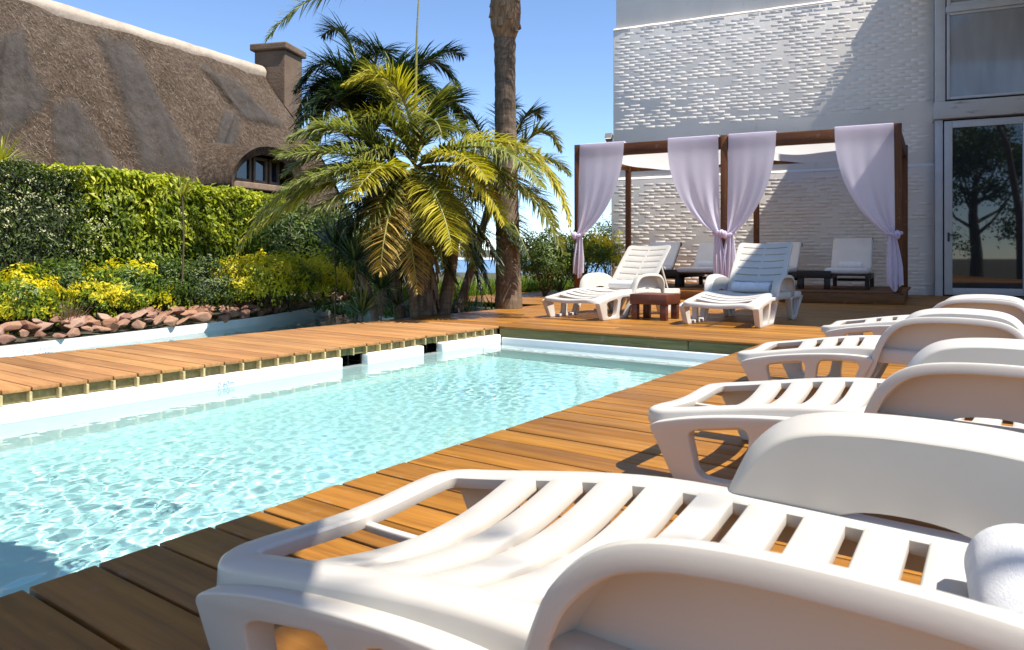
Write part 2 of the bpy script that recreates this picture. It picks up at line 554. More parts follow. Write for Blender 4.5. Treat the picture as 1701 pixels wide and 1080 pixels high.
def make_lounger_parts():
    parts = {}
    # side rails + end bars as one ring frame
    mb = MB()
    prof = [(SLAT_IN - .006, -.018), (SLAT_IN - .006, -.006), (SLAT_IN, 0.0), (.306, .0022), (.338, .0015), (.3475, -.004), (.351, -.012), (.353, -.066), (.351, -.072), (.345, -.072), (.341, -.066), (.338, -.020), (.330, -.014), (SLAT_IN + .012, -.014), (SLAT_IN + .008, -.030), (SLAT_IN - .002, -.030)]
    rc = .092; pts = []
    for x in [1.79] + [1.74 - i * .06 for i in range(28)]:
        if x > rc: pts.append((x, .351, 0, 1))
    for k_ in range(0, 13):
        a_ = R(90 + 90 * k_ / 12); pts.append((rc + rc * math.cos(a_), .351 - rc + rc * math.sin(a_), math.cos(a_), math.sin(a_)))
    for y in np.linspace(.351 - rc, 0, 7)[1:]: pts.append((0, y, -1, 0))
    pts = pts + [(x, -y, nx, -ny) for x, y, nx, ny in pts[::-1][1:]]
    rings = []
    for x, y, nx, ny in pts:
        ring = []
        endk = max(0, -nx)
        for (py, pz) in prof:
            d_ = .351 - py
            vx, vy = x - nx * d_, y - ny * d_
            zz = pz * (1 - .45 * endk) if pz < -.04 else pz
            sag = .012 * endk * (1 - (y / .26) ** 2) ** 2 if abs(y) < .26 else 0
            ring.append((vx, vy, rz(max(0, vx)) + zz - sag))
        rings.append(ring)
    mb.sweep(rings)
    pr = rounded_profile(.075, .05, .012)
    mb.sweep([[(1.752 - a, y, rz(1.75) + b - .0012) for a, b in pr] for y in np.linspace(-SLAT_IN + .001, SLAT_IN - .001, 7)])
    # hinge bar where the backrest starts
    pr = rounded_profile(.03, .03, .008)
    mb.sweep([[(1.20 - a, y, rz(1.20) + b - .02) for a, b in pr] for y in np.linspace(-SLAT_IN, SLAT_IN, 5)])
    # a stretcher under the slats joining their middles
    mb.sweep([[(x, a, rz(x) - .030 - .026 * min(1, max(0, (x - .06) / .18)) + b) for a, b in rounded_profile(.018, .018, .004)] for x in np.linspace(.06, .66, 15)])
    parts['frame'] = mb.mesh('frame', M['resin'], smooth=40, recalc=True)
    # slats
    def slat(w, d):
        m_ = MB(); pr = rounded_profile(w, .028, .006)
        ys = np.linspace(-SLAT_IN - .004, SLAT_IN + .004, 21)
        m_.sweep([[(-a, y, b - .0015 + dip(y, d) + 0.004 * (1 - (2 * a / w) ** 2) * (1 if b > -.008 else 0)) for a, b in pr] for y in ys])
        return m_.mesh('slat', M['resin'], smooth=40, recalc=True)
    parts['slat_foot'] = slat(.080, .036)
    parts['slat_seat'] = slat(.070, .024)
    # front leg truss: slanted strut, middle strut and rear post on one foot
    out = [(.735, .262), (.60, .270), (.45, .262), (.30, .246), (.18, .226), (.10, .206), (.066, .196), (.050, .180), (.062, .160), (.130, .02), (.140, .004), (.150, 0.0), (.590, 0.0), (.600, .006), (.640, .08), (.700, .20)]
    hA = chaikin([(.192, .186), (.30, .206), (.398, .222), (.392, .13), (.372, .032), (.300, .026), (.216, .034), (.205, .110), (.196, .140)], 2)
    hB = chaikin([(.458, .232), (.56, .236), (.668, .232), (.640, .16), (.590, .045), (.550, .026), (.450, .026), (.436, .05), (.446, .14)], 2)
    def legmesh(o_, hs, flip=1, taper=1):
        o_ = chaikin(o_, 2)
        m_ = MB()
        def mp(x, y, z):
            k_ = (0.25 - z) / 0.25
            return (x, y * (1 - 0.22 * k_) - 0.008 * k_ * k_, z)
        m_.plate(o_, hs, -.026, .036, mp)
        return m_.mesh('leg', M['resin'], bevel=.013, bseg=3, angle=35, smooth=50, recalc=True)
    parts['leg_front'] = legmesh(out, [hA, hB])
    out = [(1.20, .245), (1.225, .21), (1.30, .06), (1.335, .006), (1.345, 0), (1.515, 0), (1.525, .006), (1.56, .06), (1.70, .19), (1.74, .235), (1.755, .245)]
    hC = chaikin([(1.285, .228), (1.45, .232), (1.655, .228), (1.56, .13), (1.49, .040), (1.43, .024), (1.37, .040), (1.31, .15)], 2)
    parts['leg_rear'] = legmesh(out, [hC])
    # armrest: moulded arch (rim) with a closed inner panel
    arch = [(.590, .004), (.625, .06), (.680, .175), (.728, .275), (.762, .340), (.798, .392), (.842, .430), (.900, .448), (.98, .456), (1.07, .458), (1.18, .455), (1.27, .442), (1.325, .405), (1.365, .325), (1.39, .20), (1.425, .06), (1.440, .004)]
    arch = [(p[0], p[1]) for p in chaikin(arch, 2, closed=False)]
    m_ = MB()
    rings = []
    n = len(arch)
    for i, (x, z) in enumerate(arch):
        a = Vector(arch[max(i - 1, 0)]); b_ = Vector(arch[min(i + 1, n - 1)])
        t = (b_ - a).normalized(); nn = Vector((-t.y, t.x))      # outward normal in xz
        # profile: (across y, along outward normal)
        pr = [(-.012, -.014), (-.012, -.006), (-.008, -.001), (0, .0035), (.03, .0050), (.060, .0035), (.070, -.002), (.074, -.010), (.0745, -.030), (.0715, -.032), (.069, -.022), (.064, -.012), (.03, -.010), (.0, -.012), (-.003, -.013), (-.003, -.014)]
        wv = 0.62 + 0.38 * min(1, z / .36)
        tl_ = .34 * min(1, max(0, (z - .22) / .15))
        rings.append([(x + nn.x * (q + tl_ * max(0, y)), (y + .012) * wv - .012, z + nn.y * (q + tl_ * max(0, y))) for y, q in pr])
    m_.sweep(rings)
    ol = [(p[0] + (.006 if p[0] < 1 else -.006), p[1] - .005) for p in arch if p[1] > .25] + [(1.372, .235), (.735, .235)]
    hole = chaikin([(.93, .262), (.93, .300), (.99, .322), (1.10, .322), (1.17, .300), (1.20, .262)], 2)
    m_.plate([(x, z) for x, z in ol], [hole], -.0126, -.004)
    parts['armrest'] = m_.mesh('armrest', M['resin'], smooth=45, recalc=True)
    # backrest, hinged at x=0 (local), lying along +x
    m_ = MB(); L = 0.74
    HW = .300
    def bz(x, y): return -0.030 * (1 - (y / HW) ** 2) * min(1, x / .2) + 0.012 * math.sin(math.pi * min(1, x / L))
    ol = [(0, -HW), (0, HW), (L - .07, HW), (L - .02, HW - .02), (L, HW - .07), (L, -HW + .07), (L - .02, -HW + .02), (L - .07, -HW)]
    slots = []
    nsl = 7
    for i in range(nsl):
        x = .075 + i * (L - .15) / (nsl - 1)
        for ya, yb in ((-.245, -.012), (.012, .245)):
            slots.append((x, ya, yb))
    # grid with slots
    xs = sorted(set([0, .03] + [s_[0] - .0065 for s_ in slots] + [s_[0] + .0065 for s_ in slots] + [L - .045, L - .02, L - .006, L]))
    ys = sorted(set([-HW, -HW + .03, -.245, -.18, -.12, -.06, -.012, .012, .06, .12, .18, .245, HW - .03, HW]))
    bm = bmesh.new(); vv = {}
    for i, x in enumerate(xs):
        for j, y in enumerate(ys):
            yy_ = y
            if x > L - .05:
                lim = HW - .05 + math.sqrt(max(0, .05 ** 2 - (x - (L - .05)) ** 2)); yy_ = max(-lim, min(lim, y))
            vv[i, j] = bm.verts.new((x, yy_, bz(x, yy_)))
    for i in range(len(xs) - 1):
        for j in range(len(ys) - 1):
            xm = (xs[i] + xs[i + 1]) / 2; ym = (ys[j] + ys[j + 1]) / 2
            if any(abs(xm - s_[0]) < .006 and s_[1] < ym < s_[2] for s_ in slots): continue
            bm.faces.new((vv[i, j], vv[i + 1, j], vv[i + 1, j + 1], vv[i, j + 1]))
    geom = bmesh.ops.extrude_face_region(bm, geom=bm.faces[:])
    for e in geom['geom']:
        if isinstance(e, bmesh.types.BMVert): e.co.z -= 0.022
    bmesh.ops.recalc_face_normals(bm, faces=bm.faces)
    ed = [e for e in bm.edges if len(e.link_faces) == 2 and e.calc_face_angle(0) > R(50)]
    bmesh.ops.bevel(bm, geom=ed, offset=.004, segments=2, profile=.5, affect='EDGES', clamp_overlap=True)
    me = bpy.data.meshes.new('backrest'); bm.to_mesh(me); bm.free()
    me.materials.append(M['resin']); me.polygons.foreach_set('use_smooth', [True] * len(me.polygons)); me.set_sharp_from_angle(angle=R(40))
    parts['backrest'] = me
    return parts
LP = make_lounger_parts()
M_HINGE = (1.185, 0, .272)
def make_lounger(back_deg, label, group, loc, rz_, scale):
    t = empty('sun_lounger', loc, rz_, scale)
    tag(t, label, 'sun lounger', group)
    link('frame', LP['frame'], t)
    for i in range(4):
        x = (.274, .394, .512, .622)[i]
        link('slat', LP['slat_foot'], t, (x, 0, rz(x)), (0, -math.atan((rz(x + .02) - rz(x - .02)) / .04), 0))
    for i in range(5):
        x = .727 + i * .0985
        link('slat', LP['slat_seat'], t, (x, 0, rz(x)), (0, -math.atan((rz(x + .02) - rz(x - .02)) / .04), 0))
    for s in (-1, 1):
        for k_ in ('leg_front', 'leg_rear'):
            o = link('leg', LP[k_], t, (0, s * (.354 if k_ == 'leg_front' else .345), 0)); o.scale = (1, s, 1)
        o = link('armrest', LP['armrest'], t, (0, s * .318, 0)); o.scale = (1, s, 1)
    o = link('backrest', LP['backrest'], t, M_HINGE, (0, -R(back_deg), 0))
    if back_deg > 8:
        a = R(back_deg)
        top = Vector((M_HINGE[0] + .44 * math.cos(a) + .03 * math.sin(a), 0, M_HINGE[2] + .44 * math.sin(a) - .03 * math.cos(a)))
        m_ = MB()
        for s in (-1, 1):
            m_.sweep([[(p.x + a_, s * (.255) + b_ + .009, p.z) for a_, b_ in rounded_profile(.028, .018, .005)] for p in (top, Vector((1.66, 0, .285)))])
        m_.sweep([[(1.66 + a_, y, .285 + b_) for a_, b_ in rounded_profile(.03, .03, .008)] for y in (-.262, .262)])
        m_.build('back_prop', M['resin'], t, recalc=True, smooth=40)
    return t
def towel_mat():
    m = Mat('white_terry'); v = m.coords('Object')
    m.color(m.ramp(m.noise(v, 30, 4), [(0.3, (0.74, 0.74, 0.75)), (0.7, (0.84, 0.84, 0.84))])); m.set(Roughness=0.95, Specular_IOR_Level=0.1)
    m.p.inputs['Sheen Weight'].default_value = 0.3
    m.bump(m.noise(v, 420, 4, 0.7), 0.9, 0.004)
    return m.m
M['terry'] = towel_mat()
def rolled_towel(loc, rz_, r, L, label, group, parent=None):
    """a spiral-rolled towel lying along local y"""
    mb = MB()
    ang0 = -1.9; turns = 2.6
    def outer(a, y):
        rr = r * (0.985 + 0.012 * math.sin(3 * a + y * 9) + 0.010 * noise.noise((a * 1.5, y * 18, 2)))
        z = rr * math.sin(a); x = rr * math.cos(a) * 1.08
        if z < -0.80 * r: z = -0.80 * r + (z + .8 * r) * .15
        return x, z + .83 * r
    n = 40
    def surf(u, w):
        a = 2 * math.pi * u; y = (w - .5) * L
        e = 1 - 0.10 * max(0, (abs(w - .5) - .46) / .04) ** 2
        x, z = outer(a, y)
        return (x * e, y + .004 * math.sin(a * 2 + 1), .83 * r + (z - .83 * r) * e)
    mb.grid(surf, n, 26)
    # end faces as a coiled edge
    for s in (-1, 1):
        for t_ in range(3):
            ra, rb = (1 - t_ * .3) * .9, (1 - t_ * .3) * .9 - .22
            base = mb.n
            vs_ = []
            for i in range(24):
                a = 2 * math.pi * i / 24
                sp = 1 - .10 * i / 24
                vs_.append((r * ra * sp * math.cos(a) * 1.05, s * (L / 2 - .002 - .004 * t_), .83 * r + r * ra * sp * math.sin(a) * .93))
            vs_ += [(x * .55, y - s * .010, .83 * r + (z - .83 * r) * .55) for x, y, z in vs_]
            mb.add(vs_, [(i, (i + 1) % 24, 24 + (i + 1) % 24, 24 + i) for i in range(24)] + [tuple(range(24, 48))])
    # loose flap edge along the top
    mb.sweep([[(r * .25 + a_, y, 1.80 * r + b_ + .003 * math.sin(y * 30)) for a_, b_ in rounded_profile(r * .5, .012, .005)] for y in np.linspace(-L / 2 + .004, L / 2 - .004, 14)])
    o = mb.build('rolled_towel', M['terry'], parent, loc=loc, rot=(0, 0, rz_), smooth=50, recalc=True)
    tag(o, label, 'towel', group)
    return o
SR = 0.89
ROW = [(-1.075, .966, 0.0), (-.980, 2.415, R(-.6)), (-1.185, 3.93, R(.4)), (-1.150, 5.68, R(-.3))]
row_lab = ['white slatted resin sun lounger nearest the camera with a towel on its seat',
           'white resin sun lounger second from the front in the row along the pool',
           'white resin sun lounger third from the front in the row along the pool',
           'farthest white resin sun lounger in the row along the pool, toward the glass door']
GRP = 'white resin sun loungers on the deck'
for (x, y, r_), lab in zip(ROW, row_lab):
    make_lounger(0.5, lab, GRP, (x, y, 0), r_, SR)
rolled_towel((-1.075 + 1.235 * SR, .925, rz(1.2) * SR - .030), 0.10, .062, .40, 'white rolled towel on the nearest lounger at the right edge', 'rolled towels')
SF = 1.04
make_lounger(50, 'upright white sun lounger half in shadow, right of the small brown table', GRP, (-2.45, 6.97, 0), R(90), SF)
make_lounger(48, 'sunlit upright white sun lounger left of the small brown table beyond the pool', GRP, (-4.10, 6.88, 0), R(83), SF)
def on_far(loc, rz_, x):
    return (loc[0] + math.cos(rz_) * x * SF, loc[1] + math.sin(rz_) * x * SF, rz(x) * SF - .012)
rolled_towel(on_far((-2.45, 6.97), R(90), 1.13), R(90), .062, .42, 'white rolled towel against the backrest of the half-shaded lounger', 'rolled towels')
rolled_towel(on_far((-4.10, 6.88), R(83), 1.13), R(83), .062, .42, 'white rolled towel against the backrest of the sunlit far lounger', 'rolled towels')
# ================================================================ WHITE BRICK BUILDING
BA = R(11)
BT = Vector((math.cos(BA), math.sin(BA), 0)); BN = Vector((-math.sin(BA), math.cos(BA), 0))
W0 = Vector((-1.46, 15.4, 0))
def paint_mat(name, c, bump=0.12):
    m = Mat(name); v = m.coords('Object')
    f = m.noise(v, 1.1, 6, 0.6)
    base = m.ramp(f, [(0.3, tuple(x * .93 for x in c)), (0.7, tuple(min(1, x * 1.05) for x in c))])
    st = m.noise(m.coords('Object', (3.0, 3.0, 0.7)), 2.2, 7, 0.7)
    base = m.mix(base, tuple(x * .62 for x in c), m.ramp(st, [(0.60, (0, 0, 0)), (0.78, (.5, .5, .5))]))
    m.color(base); m.set(Roughness=0.75, Specular_IOR_Level=0.25)
    m.bump(m.noise(v, 22, 8, 0.7), bump, 0.02)
    return m.m
M['paint'] = paint_mat('white_wall_paint', (0.79, 0.73, 0.65))
M['brickpaint'] = paint_mat('white_brick_paint', (0.80, 0.74, 0.66), 0.16)
bld = empty('white_building', W0, BA)
tag(bld, 'two-storey white painted brick building with stepped ledges and dark glass door', 'building')
XL = -5.97; XR = .175
def bpart(name, a, b, mat, parent=bld, bev=0.01):
    mb = MB(); mb.box2(a, b)
    return mb.build(name, mat, parent, bevel=bev, bseg=2, smooth=40)
bpart('wall', (XL - .03, 0, -.95), (XR, .40, 2.385), M['paint'])
bpart('wall', (XL, .045, 2.3865), (XR, .40, 5.69), M['paint'])
bpart('wall', (XL + .05, .10, 5.6915), (XR, .40, 7.2), M['paint'])
for (z_, ya_, yb_, x0_) in ((2.388, -.006, .0445, XL - .025), (5.693, .030, .0995, XL + .004)):
    lg = MB(); r_ = random.Random(5); n_ = 60
    rings = []
    for i in range(n_ + 1):
        x_ = lerp(x0_, XR - .003, i / n_); j_ = .010 * noise.noise((x_ * 2.2, z_, 3)) + .006 * noise.noise((x_ * 9, z_, 3))
        rings.append([(x_, ya_ + .012 * noise.noise((x_ * 3, 1, z_)), z_ + .004), (x_, yb_, z_ + .055 + j_), (x_, yb_ + .01, z_ + .055 + j_), (x_, yb_ + .01, z_ - .012), (x_, ya_ + .004, z_ - .012)])
    lg.sweep(rings); lg.build('ledge', M['paint'], bld, recalc=True)
# bricks (painted over, uneven): the 300 that show largest are parts, the others one part
BW, BH, BP = .225, .060, .069
def brick_verts(r, jit=.005):
    P = []; yf_ = -0.0015
    for z in (-1, 1):
        for y in (0, 1):
            for x in (-1, 1):
                k_ = 1.0 if y else .96
                P.append(Vector((x * BW / 2 * .975 * k_ + r.uniform(-jit, jit) * 1.6, (0.03 if y else yf_ + r.uniform(-.0003, .0003)), z * BH / 2 * (1.04 if y else .93) + r.uniform(-jit, jit) * .7)))
    return P
BF = [(0, 1, 5, 4), (1, 3, 7, 5), (3, 2, 6, 7), (2, 0, 4, 6), (0, 2, 3, 1), (4, 5, 7, 6)]
def brick_mesh(r):
    mb = MB(); mb.add(brick_verts(r), BF)
    return mb.mesh('brick', M['brickpaint'], bevel=.005, bseg=1, smooth=60, recalc=True)
variants = [brick_mesh(rng) for _ in range(10)]
cands = []
row = 0; z = .05
while z < 5.66:
    smooth_band = (2.30 < z < 2.62) or (3.20 < z < 3.44) or (2.385 - .05 < z < 2.44)
    if not smooth_band:
        off = (row % 2) * BW / 2
        x = XL + .14 + off
        while x < XR - .1:
            keep = rng.random() > .09
            # the shaded right part is flatter: more plaster over the bricks
            dep = -.0015 + .0025 * noise.noise((x * 1.6, z * 2.2, 9)) + abs(rng.gauss(0, .0038))
            if keep and dep > -.0065:
                yb = 0 if z < 2.385 else .045
                cands.append((x + rng.uniform(-.02, .02), yb - dep + .001, z + rng.uniform(-.005, .005)))
            x += BW
    z += BP; row += 1
vis = [c for c in cands if c[2] > 2.5 and c[0] > -2.6]
vis.sort(key=lambda c: -c[0])
pick = set(vis[:300])
for c in pick:
    o = link('brick', rng.choice(variants), bld, c, (0, rng.uniform(-.014, .014), rng.uniform(-.003, .003)))
mb = MB()
for c in cands:
    if c in pick: continue
    P = brick_verts(rng, .006)
    mb.add([p + Vector(c) for p in P], BF)
tag(mb.build('brickwork', M['brickpaint'], bld, bevel=.004, bseg=1, smooth=60, recalc=True), kind='stuff')
# window / door bay
M['frame'] = plain('grey_white_window_frame', (0.50, 0.515, 0.53), 0.4, 0.05, 5)
m = Mat('stained_lintel'); v = m.coords('Object', (1, 1, 1))
m.color(m.mix(m.ramp(m.noise(v, 1.5, 5), [(.3, (.46, .44, .41)), (.7, (.56, .54, .50))]), (.10, .085, .07), m.ramp(m.noise(m.coords('Object', (2, 2, 7)), 1.6, 6, .65), [(.58, (0, 0, 0)), (.72, (.75, .75, .75))])))
m.set(Roughness=.8); M['lintel'] = m.m
def glass_mat(name, tint, rough=0.02, back=0.0):
    m = Mat(name)
    m.set(Base_Color=(*tint, 1), Roughness=rough, IOR=1.5)
    m.p.inputs['Transmission Weight'].default_value = 0.0
    m.p.inputs['Specular IOR Level'].default_value = 0.9
    return m.m
M['glassdark'] = glass_mat('dark_door_glass', (0.018, 0.022, 0.026))
FY = -.30
bpart('lintel', (XR - .045, FY - .06, 3.19), (2.6, .10, 3.50), M['lintel'], bev=.015)
bpart('wall', (XR - .01, FY + .12, -.95), (2.6, .39, 7.2), plain('dark_room', (.05, .05, .052), .9))
bpart('pilaster', (XR - .02, FY + .03, 3.502), (XR + .14, FY + .16, 7.2), M['frame'])
bpart('pilaster', (XR - .02, FY + .03, -.9), (XR + .10, FY + .16, 3.188), M['frame'])
def framed(name, x0, x1, z0, z1, w, label, panemat, y=FY, bars=(), parent=bld, depth=.07):
    fr = MB()
    fr.box2((x0, y, z0), (x0 + w, y + depth, z1)); fr.box2((x1 - w, y, z0), (x1, y + depth, z1))
    fr.box2((x0 + w + .0005, y + .002, z1 - w), (x1 - w - .0005, y + depth - .002, z1)); fr.box2((x0 + w + .0005, y + .002, z0), (x1 - w - .0005, y + depth - .002, z0 + w))
    o = fr.build(name, M['frame'], parent, bevel=.006, bseg=2, smooth=40)
    p = MB(); p.box2((x0 + w - .01, y + .03, z0 + w - .01), (x1 - w + .01, y + .042, z1 - w + .01))
    p.build('pane', panemat, o)
    if label: o['label'] = label
    return o
# curtained upper window, transom and window above it
m = Mat('blind_behind_glass'); v = m.coords('Object')
m.color(m.ramp(m.noise(m.coords('Object', (2.5, 1, .5)), 1.2, 3), [(.3, (.24, .255, .265)), (.7, (.34, .36, .375))])); m.set(Roughness=.08, Specular_IOR_Level=.6)
M['blind'] = m.m
framed('window', XR + .16, 2.5, 3.54, 5.10, .045, 'upper window with pale blinds drawn behind the glass', M['blind'])
framed('window', XR + .16, 2.5, 5.22, 7.0, .06, None, M['blind'])
bpart('transom', (XR + .142, FY - .03, 5.102), (2.55, FY + .10, 5.218), M['frame'])
door = framed('door', XR + .12, 1.60, .02, 3.15, .125, 'glazed door with dark reflecting glass and grey white frame', M['glassdark'])
h = MB()
h.tube([(XR + .185, FY - .045, 1.10), (XR + .185, FY + .002, 1.10)], .012, 8)
h.tube([(XR + .185, FY - .043, 1.10), (XR + .32, FY - .043, 1.095)], .011, 8)
h.box((XR + .185, FY - .006, 1.06), (.035, .012, .16))
h.build('handle', plain('black_handle', (.02, .02, .02), .4), door, smooth=40)
bars = MB()
for zz in (.18, .72, 1.42, 1.98, 2.55):
    bars.box((.96, FY + .085, zz), (1.0, .012, .02))
bars.build('security_bar', M['frame'], door)
framed('door', 1.61, 2.58, .02, 3.15, .09, None, M['glassdark'])
# lean roof slab of the wing outside the picture: it throws the big shadow on wall and deck
wing = empty('building_wing', (5.2, 6.2, 0))
tag(wing, 'tall white wing of the building right of the deck with flat overhanging roof', 'building')
mb = MB(); mb.box2((0, 1.2, -.9), (5, 10.5, 6.0)); mb.build('wall', M['paint'], wing, bevel=.02)
mb = MB()
S2 = Vector((SUN.x / SUN.z, SUN.y / SUN.z))
RZ_ = 6.1
def up(x, y): return (x + S2.x * RZ_ - 5.2, y + S2.y * RZ_ - 6.2)
wt = W0 + BT * (-.14 - .06) + Vector((0, 0, 0))
poly = [up(-2.95, 7.60), up(-2.98, 12.2), (wt.x - 1.2 - 5.2 + .55, 12.3 - 6.2), (wt.x - 5.2 + .0, wt.y - 6.2 + .25), (3.0, 10.6), (6.0, 10.6), (6.0, up(0, 7.6)[1])]
poly[2] = (wt.x - 5.2 - BN.x / BN.y * (wt.y - 6.2 - up(0, 12.2)[1]), up(0, 12.2)[1])
ol = [(p[0], p[1]) for p in poly]
mb.plate(ol, [], 6.002, 6.22, lambda x, y, z: (x, z, y))
mb.build('roof', M['paint'], wing, recalc=True)
# small floodlight on the building's corner
fl = empty('floodlight', W0 + BT * (XL - .10) + Vector((0, 0, 3.34)), BA)
tag(fl, 'small grey floodlight on the outer corner of the white building', 'lamp')
mb = MB(); mb.box((0, .06, .02), (.16, .13, .13), Matrix.Rotation(R(-28), 3, 'X')); mb.build('housing', plain('aged_metal', (.22, .20, .18), .5), fl, bevel=.01)
mb = MB(); mb.box((0, .10, -.09), (.14, .04, .14)); mb.box((.06, .09, -.10), (.12, .03, .03)); mb.build('bracket', plain('bracket_grey', (.33, .32, .29), .6), fl, bevel=.005)
mb = MB(); mb.box((0, -.008, .01), (.13, .008, .10), Matrix.Rotation(R(-28), 3, 'X')); mb.build('lens', plain('lamp_lens', (.75, .70, .62), .2), fl)

# ================================================================ PERGOLA
F0 = Vector((-1.42, 11.95, 0))
per = empty('pergola', F0, BA)
tag(per, 'brown timber pergola on a low deck platform beside the white wall', 'pergola')
M['perg'] = wood('pergola_timber', (0.085, 0.030, 0.010), (0.155, 0.058, 0.018), (0.22, 0.088, 0.030), rough=.5, spec=.3, tint=.15)
M['dark'] = wood('dark_stained_timber', (0.014, 0.009, 0.007), (0.026, 0.016, 0.011), (0.042, 0.026, 0.018), rough=.45, spec=.35, tint=.1)
M['plat'] = wood('platform_timber', (0.10, 0.04, 0.012), (0.17, 0.068, 0.018), (0.24, 0.10, 0.03), rough=.5, spec=.3, tint=.25)
PDEP = 2.35; SK = .27
def px(x, y): return x + SK * y / PDEP
def pbar(name, p, d, mat, parent=per, rot=(0, 0, 0), bev=.006):
    mb = MB(); mb.box((0, 0, 0), d)
    return mb.build(name, mat, parent, loc=p, rot=rot, bevel=bev, bseg=2, smooth=40)
PH = .176
for x in (-4.99, -2.515, -.05):
    pbar('post', (x, 0, PH + 1.24), (2.48, .105, .105), M['perg'], rot=(0, R(90), 0))
    pbar('post', (px(x, PDEP), PDEP, PH + 1.24), (2.48, .10, .10), M['perg'], rot=(0, R(90), 0))
for (xa, xb) in ((-4.935, -2.57), (-2.46, -.105)):
    pbar('beam', ((xa + xb) / 2, 0, 2.535), (xb - xa, .075, .20), M['perg'])
    pbar('beam', ((xa + xb) / 2 + SK, PDEP, 2.535), (xb - xa, .075, .20), M['perg'])
sl = math.atan2(PDEP, SK)
for x in (-4.99, -2.515, -.05):
    pbar('beam', (x + SK / 2, PDEP / 2, 2.53), (math.hypot(PDEP, SK) - .12, .07, .17), M['perg'], rot=(0, 0, sl))
bk = MB()
bk.box((px(-4.99, PDEP) - .06, PDEP - .06, 2.60), (.09, .02, .12)); bk.build('bracket', plain('black_bracket', (.02, .02, .02), .5), per)
# platform boards run along local x
y = -.09; k = 0
while y < 2.55:
    for a, b in ((-5.15, -2.6), (-2.596, .05)):
        board(per, M['plat'], a + SK * max(0, y) / PDEP, b + SK * max(0, y) / PDEP, y + .065, W=.126, T=.024, z=PH)
    y += .132; k += 1
pbar('platform_fascia', (-2.55, -.075, PH / 2 - .015), (5.17, .03, PH - .034), M['plat'])
pbar('platform_fascia', (.13, 1.22, PH / 2 - .015), (.03, 2.56, PH - .034), M['plat'], rot=(0, 0, R(-6.5)))
pbar('platform_fascia', (-5.05, 1.22, PH / 2 - .015), (.03, 2.56, PH - .034), M['plat'], rot=(0, 0, R(-6.5)))
def cloth_mat(name, c, trans=0.35):
    m = Mat(name)
    v = m.coords('Object')
    m.color(m.ramp(m.noise(v, 2, 3), [(.3, tuple(x * .96 for x in c)), (.7, c)])); m.set(Roughness=.9, Specular_IOR_Level=.1)
    m.p.inputs['Sheen Weight'].default_value = .15
    t = m.n('ShaderNodeBsdfTranslucent'); t.inputs[0].default_value = (*c, 1)
    x = m.n('ShaderNodeMixShader'); x.inputs[0].default_value = trans
    m.L.new(m.p.outputs[0], x.inputs[1]); m.L.new(t.outputs[0], x.inputs[2]); m.L.new(x.outputs[0], m.out.inputs['Surface'])
    m.bump(m.noise(m.coords('Object', (1, 1, 1)), 260, 2), .05, .001)
    return m.m
M['curtain'] = cloth_mat('lavender_white_voile', (0.89, 0.835, 0.96), .52)
M['canopy'] = cloth_mat('white_canopy_cloth', (0.82, 0.80, 0.78), .45)
# sagging roof cloth, one panel per half bay
for i, (xa, xb) in enumerate(((-4.93, -2.58), (-2.45, -.11))):
    for j in range(2):
        ya, yb = (.06, 1.14) if j == 0 else (1.18, 2.29)
        mb = MB()
        def f(u, w, xa=xa, xb=xb, ya=ya, yb=yb):
            y = lerp(ya, yb, w)
            sag = .17 * (1 - (2 * u - 1) ** 2) * (.75 + .25 * math.sin(math.pi * w)) + .07 * math.sin(math.pi * w)
            return (lerp(xa, xb, u) + SK * y / PDEP, y, 2.60 - sag + .006 * math.sin(u * 21 + w * 5))
        mb.grid(f, 28, 14)
        o = mb.build('roof_cloth', M['canopy'], per, smooth='all')
        # hem that catches the light
        hm = MB(); hm.tube([Vector(f(u, 0)) for u in np.linspace(0, 1, 20)], .012, 6); hm.build('hem', M['canopy'], o, smooth='all')
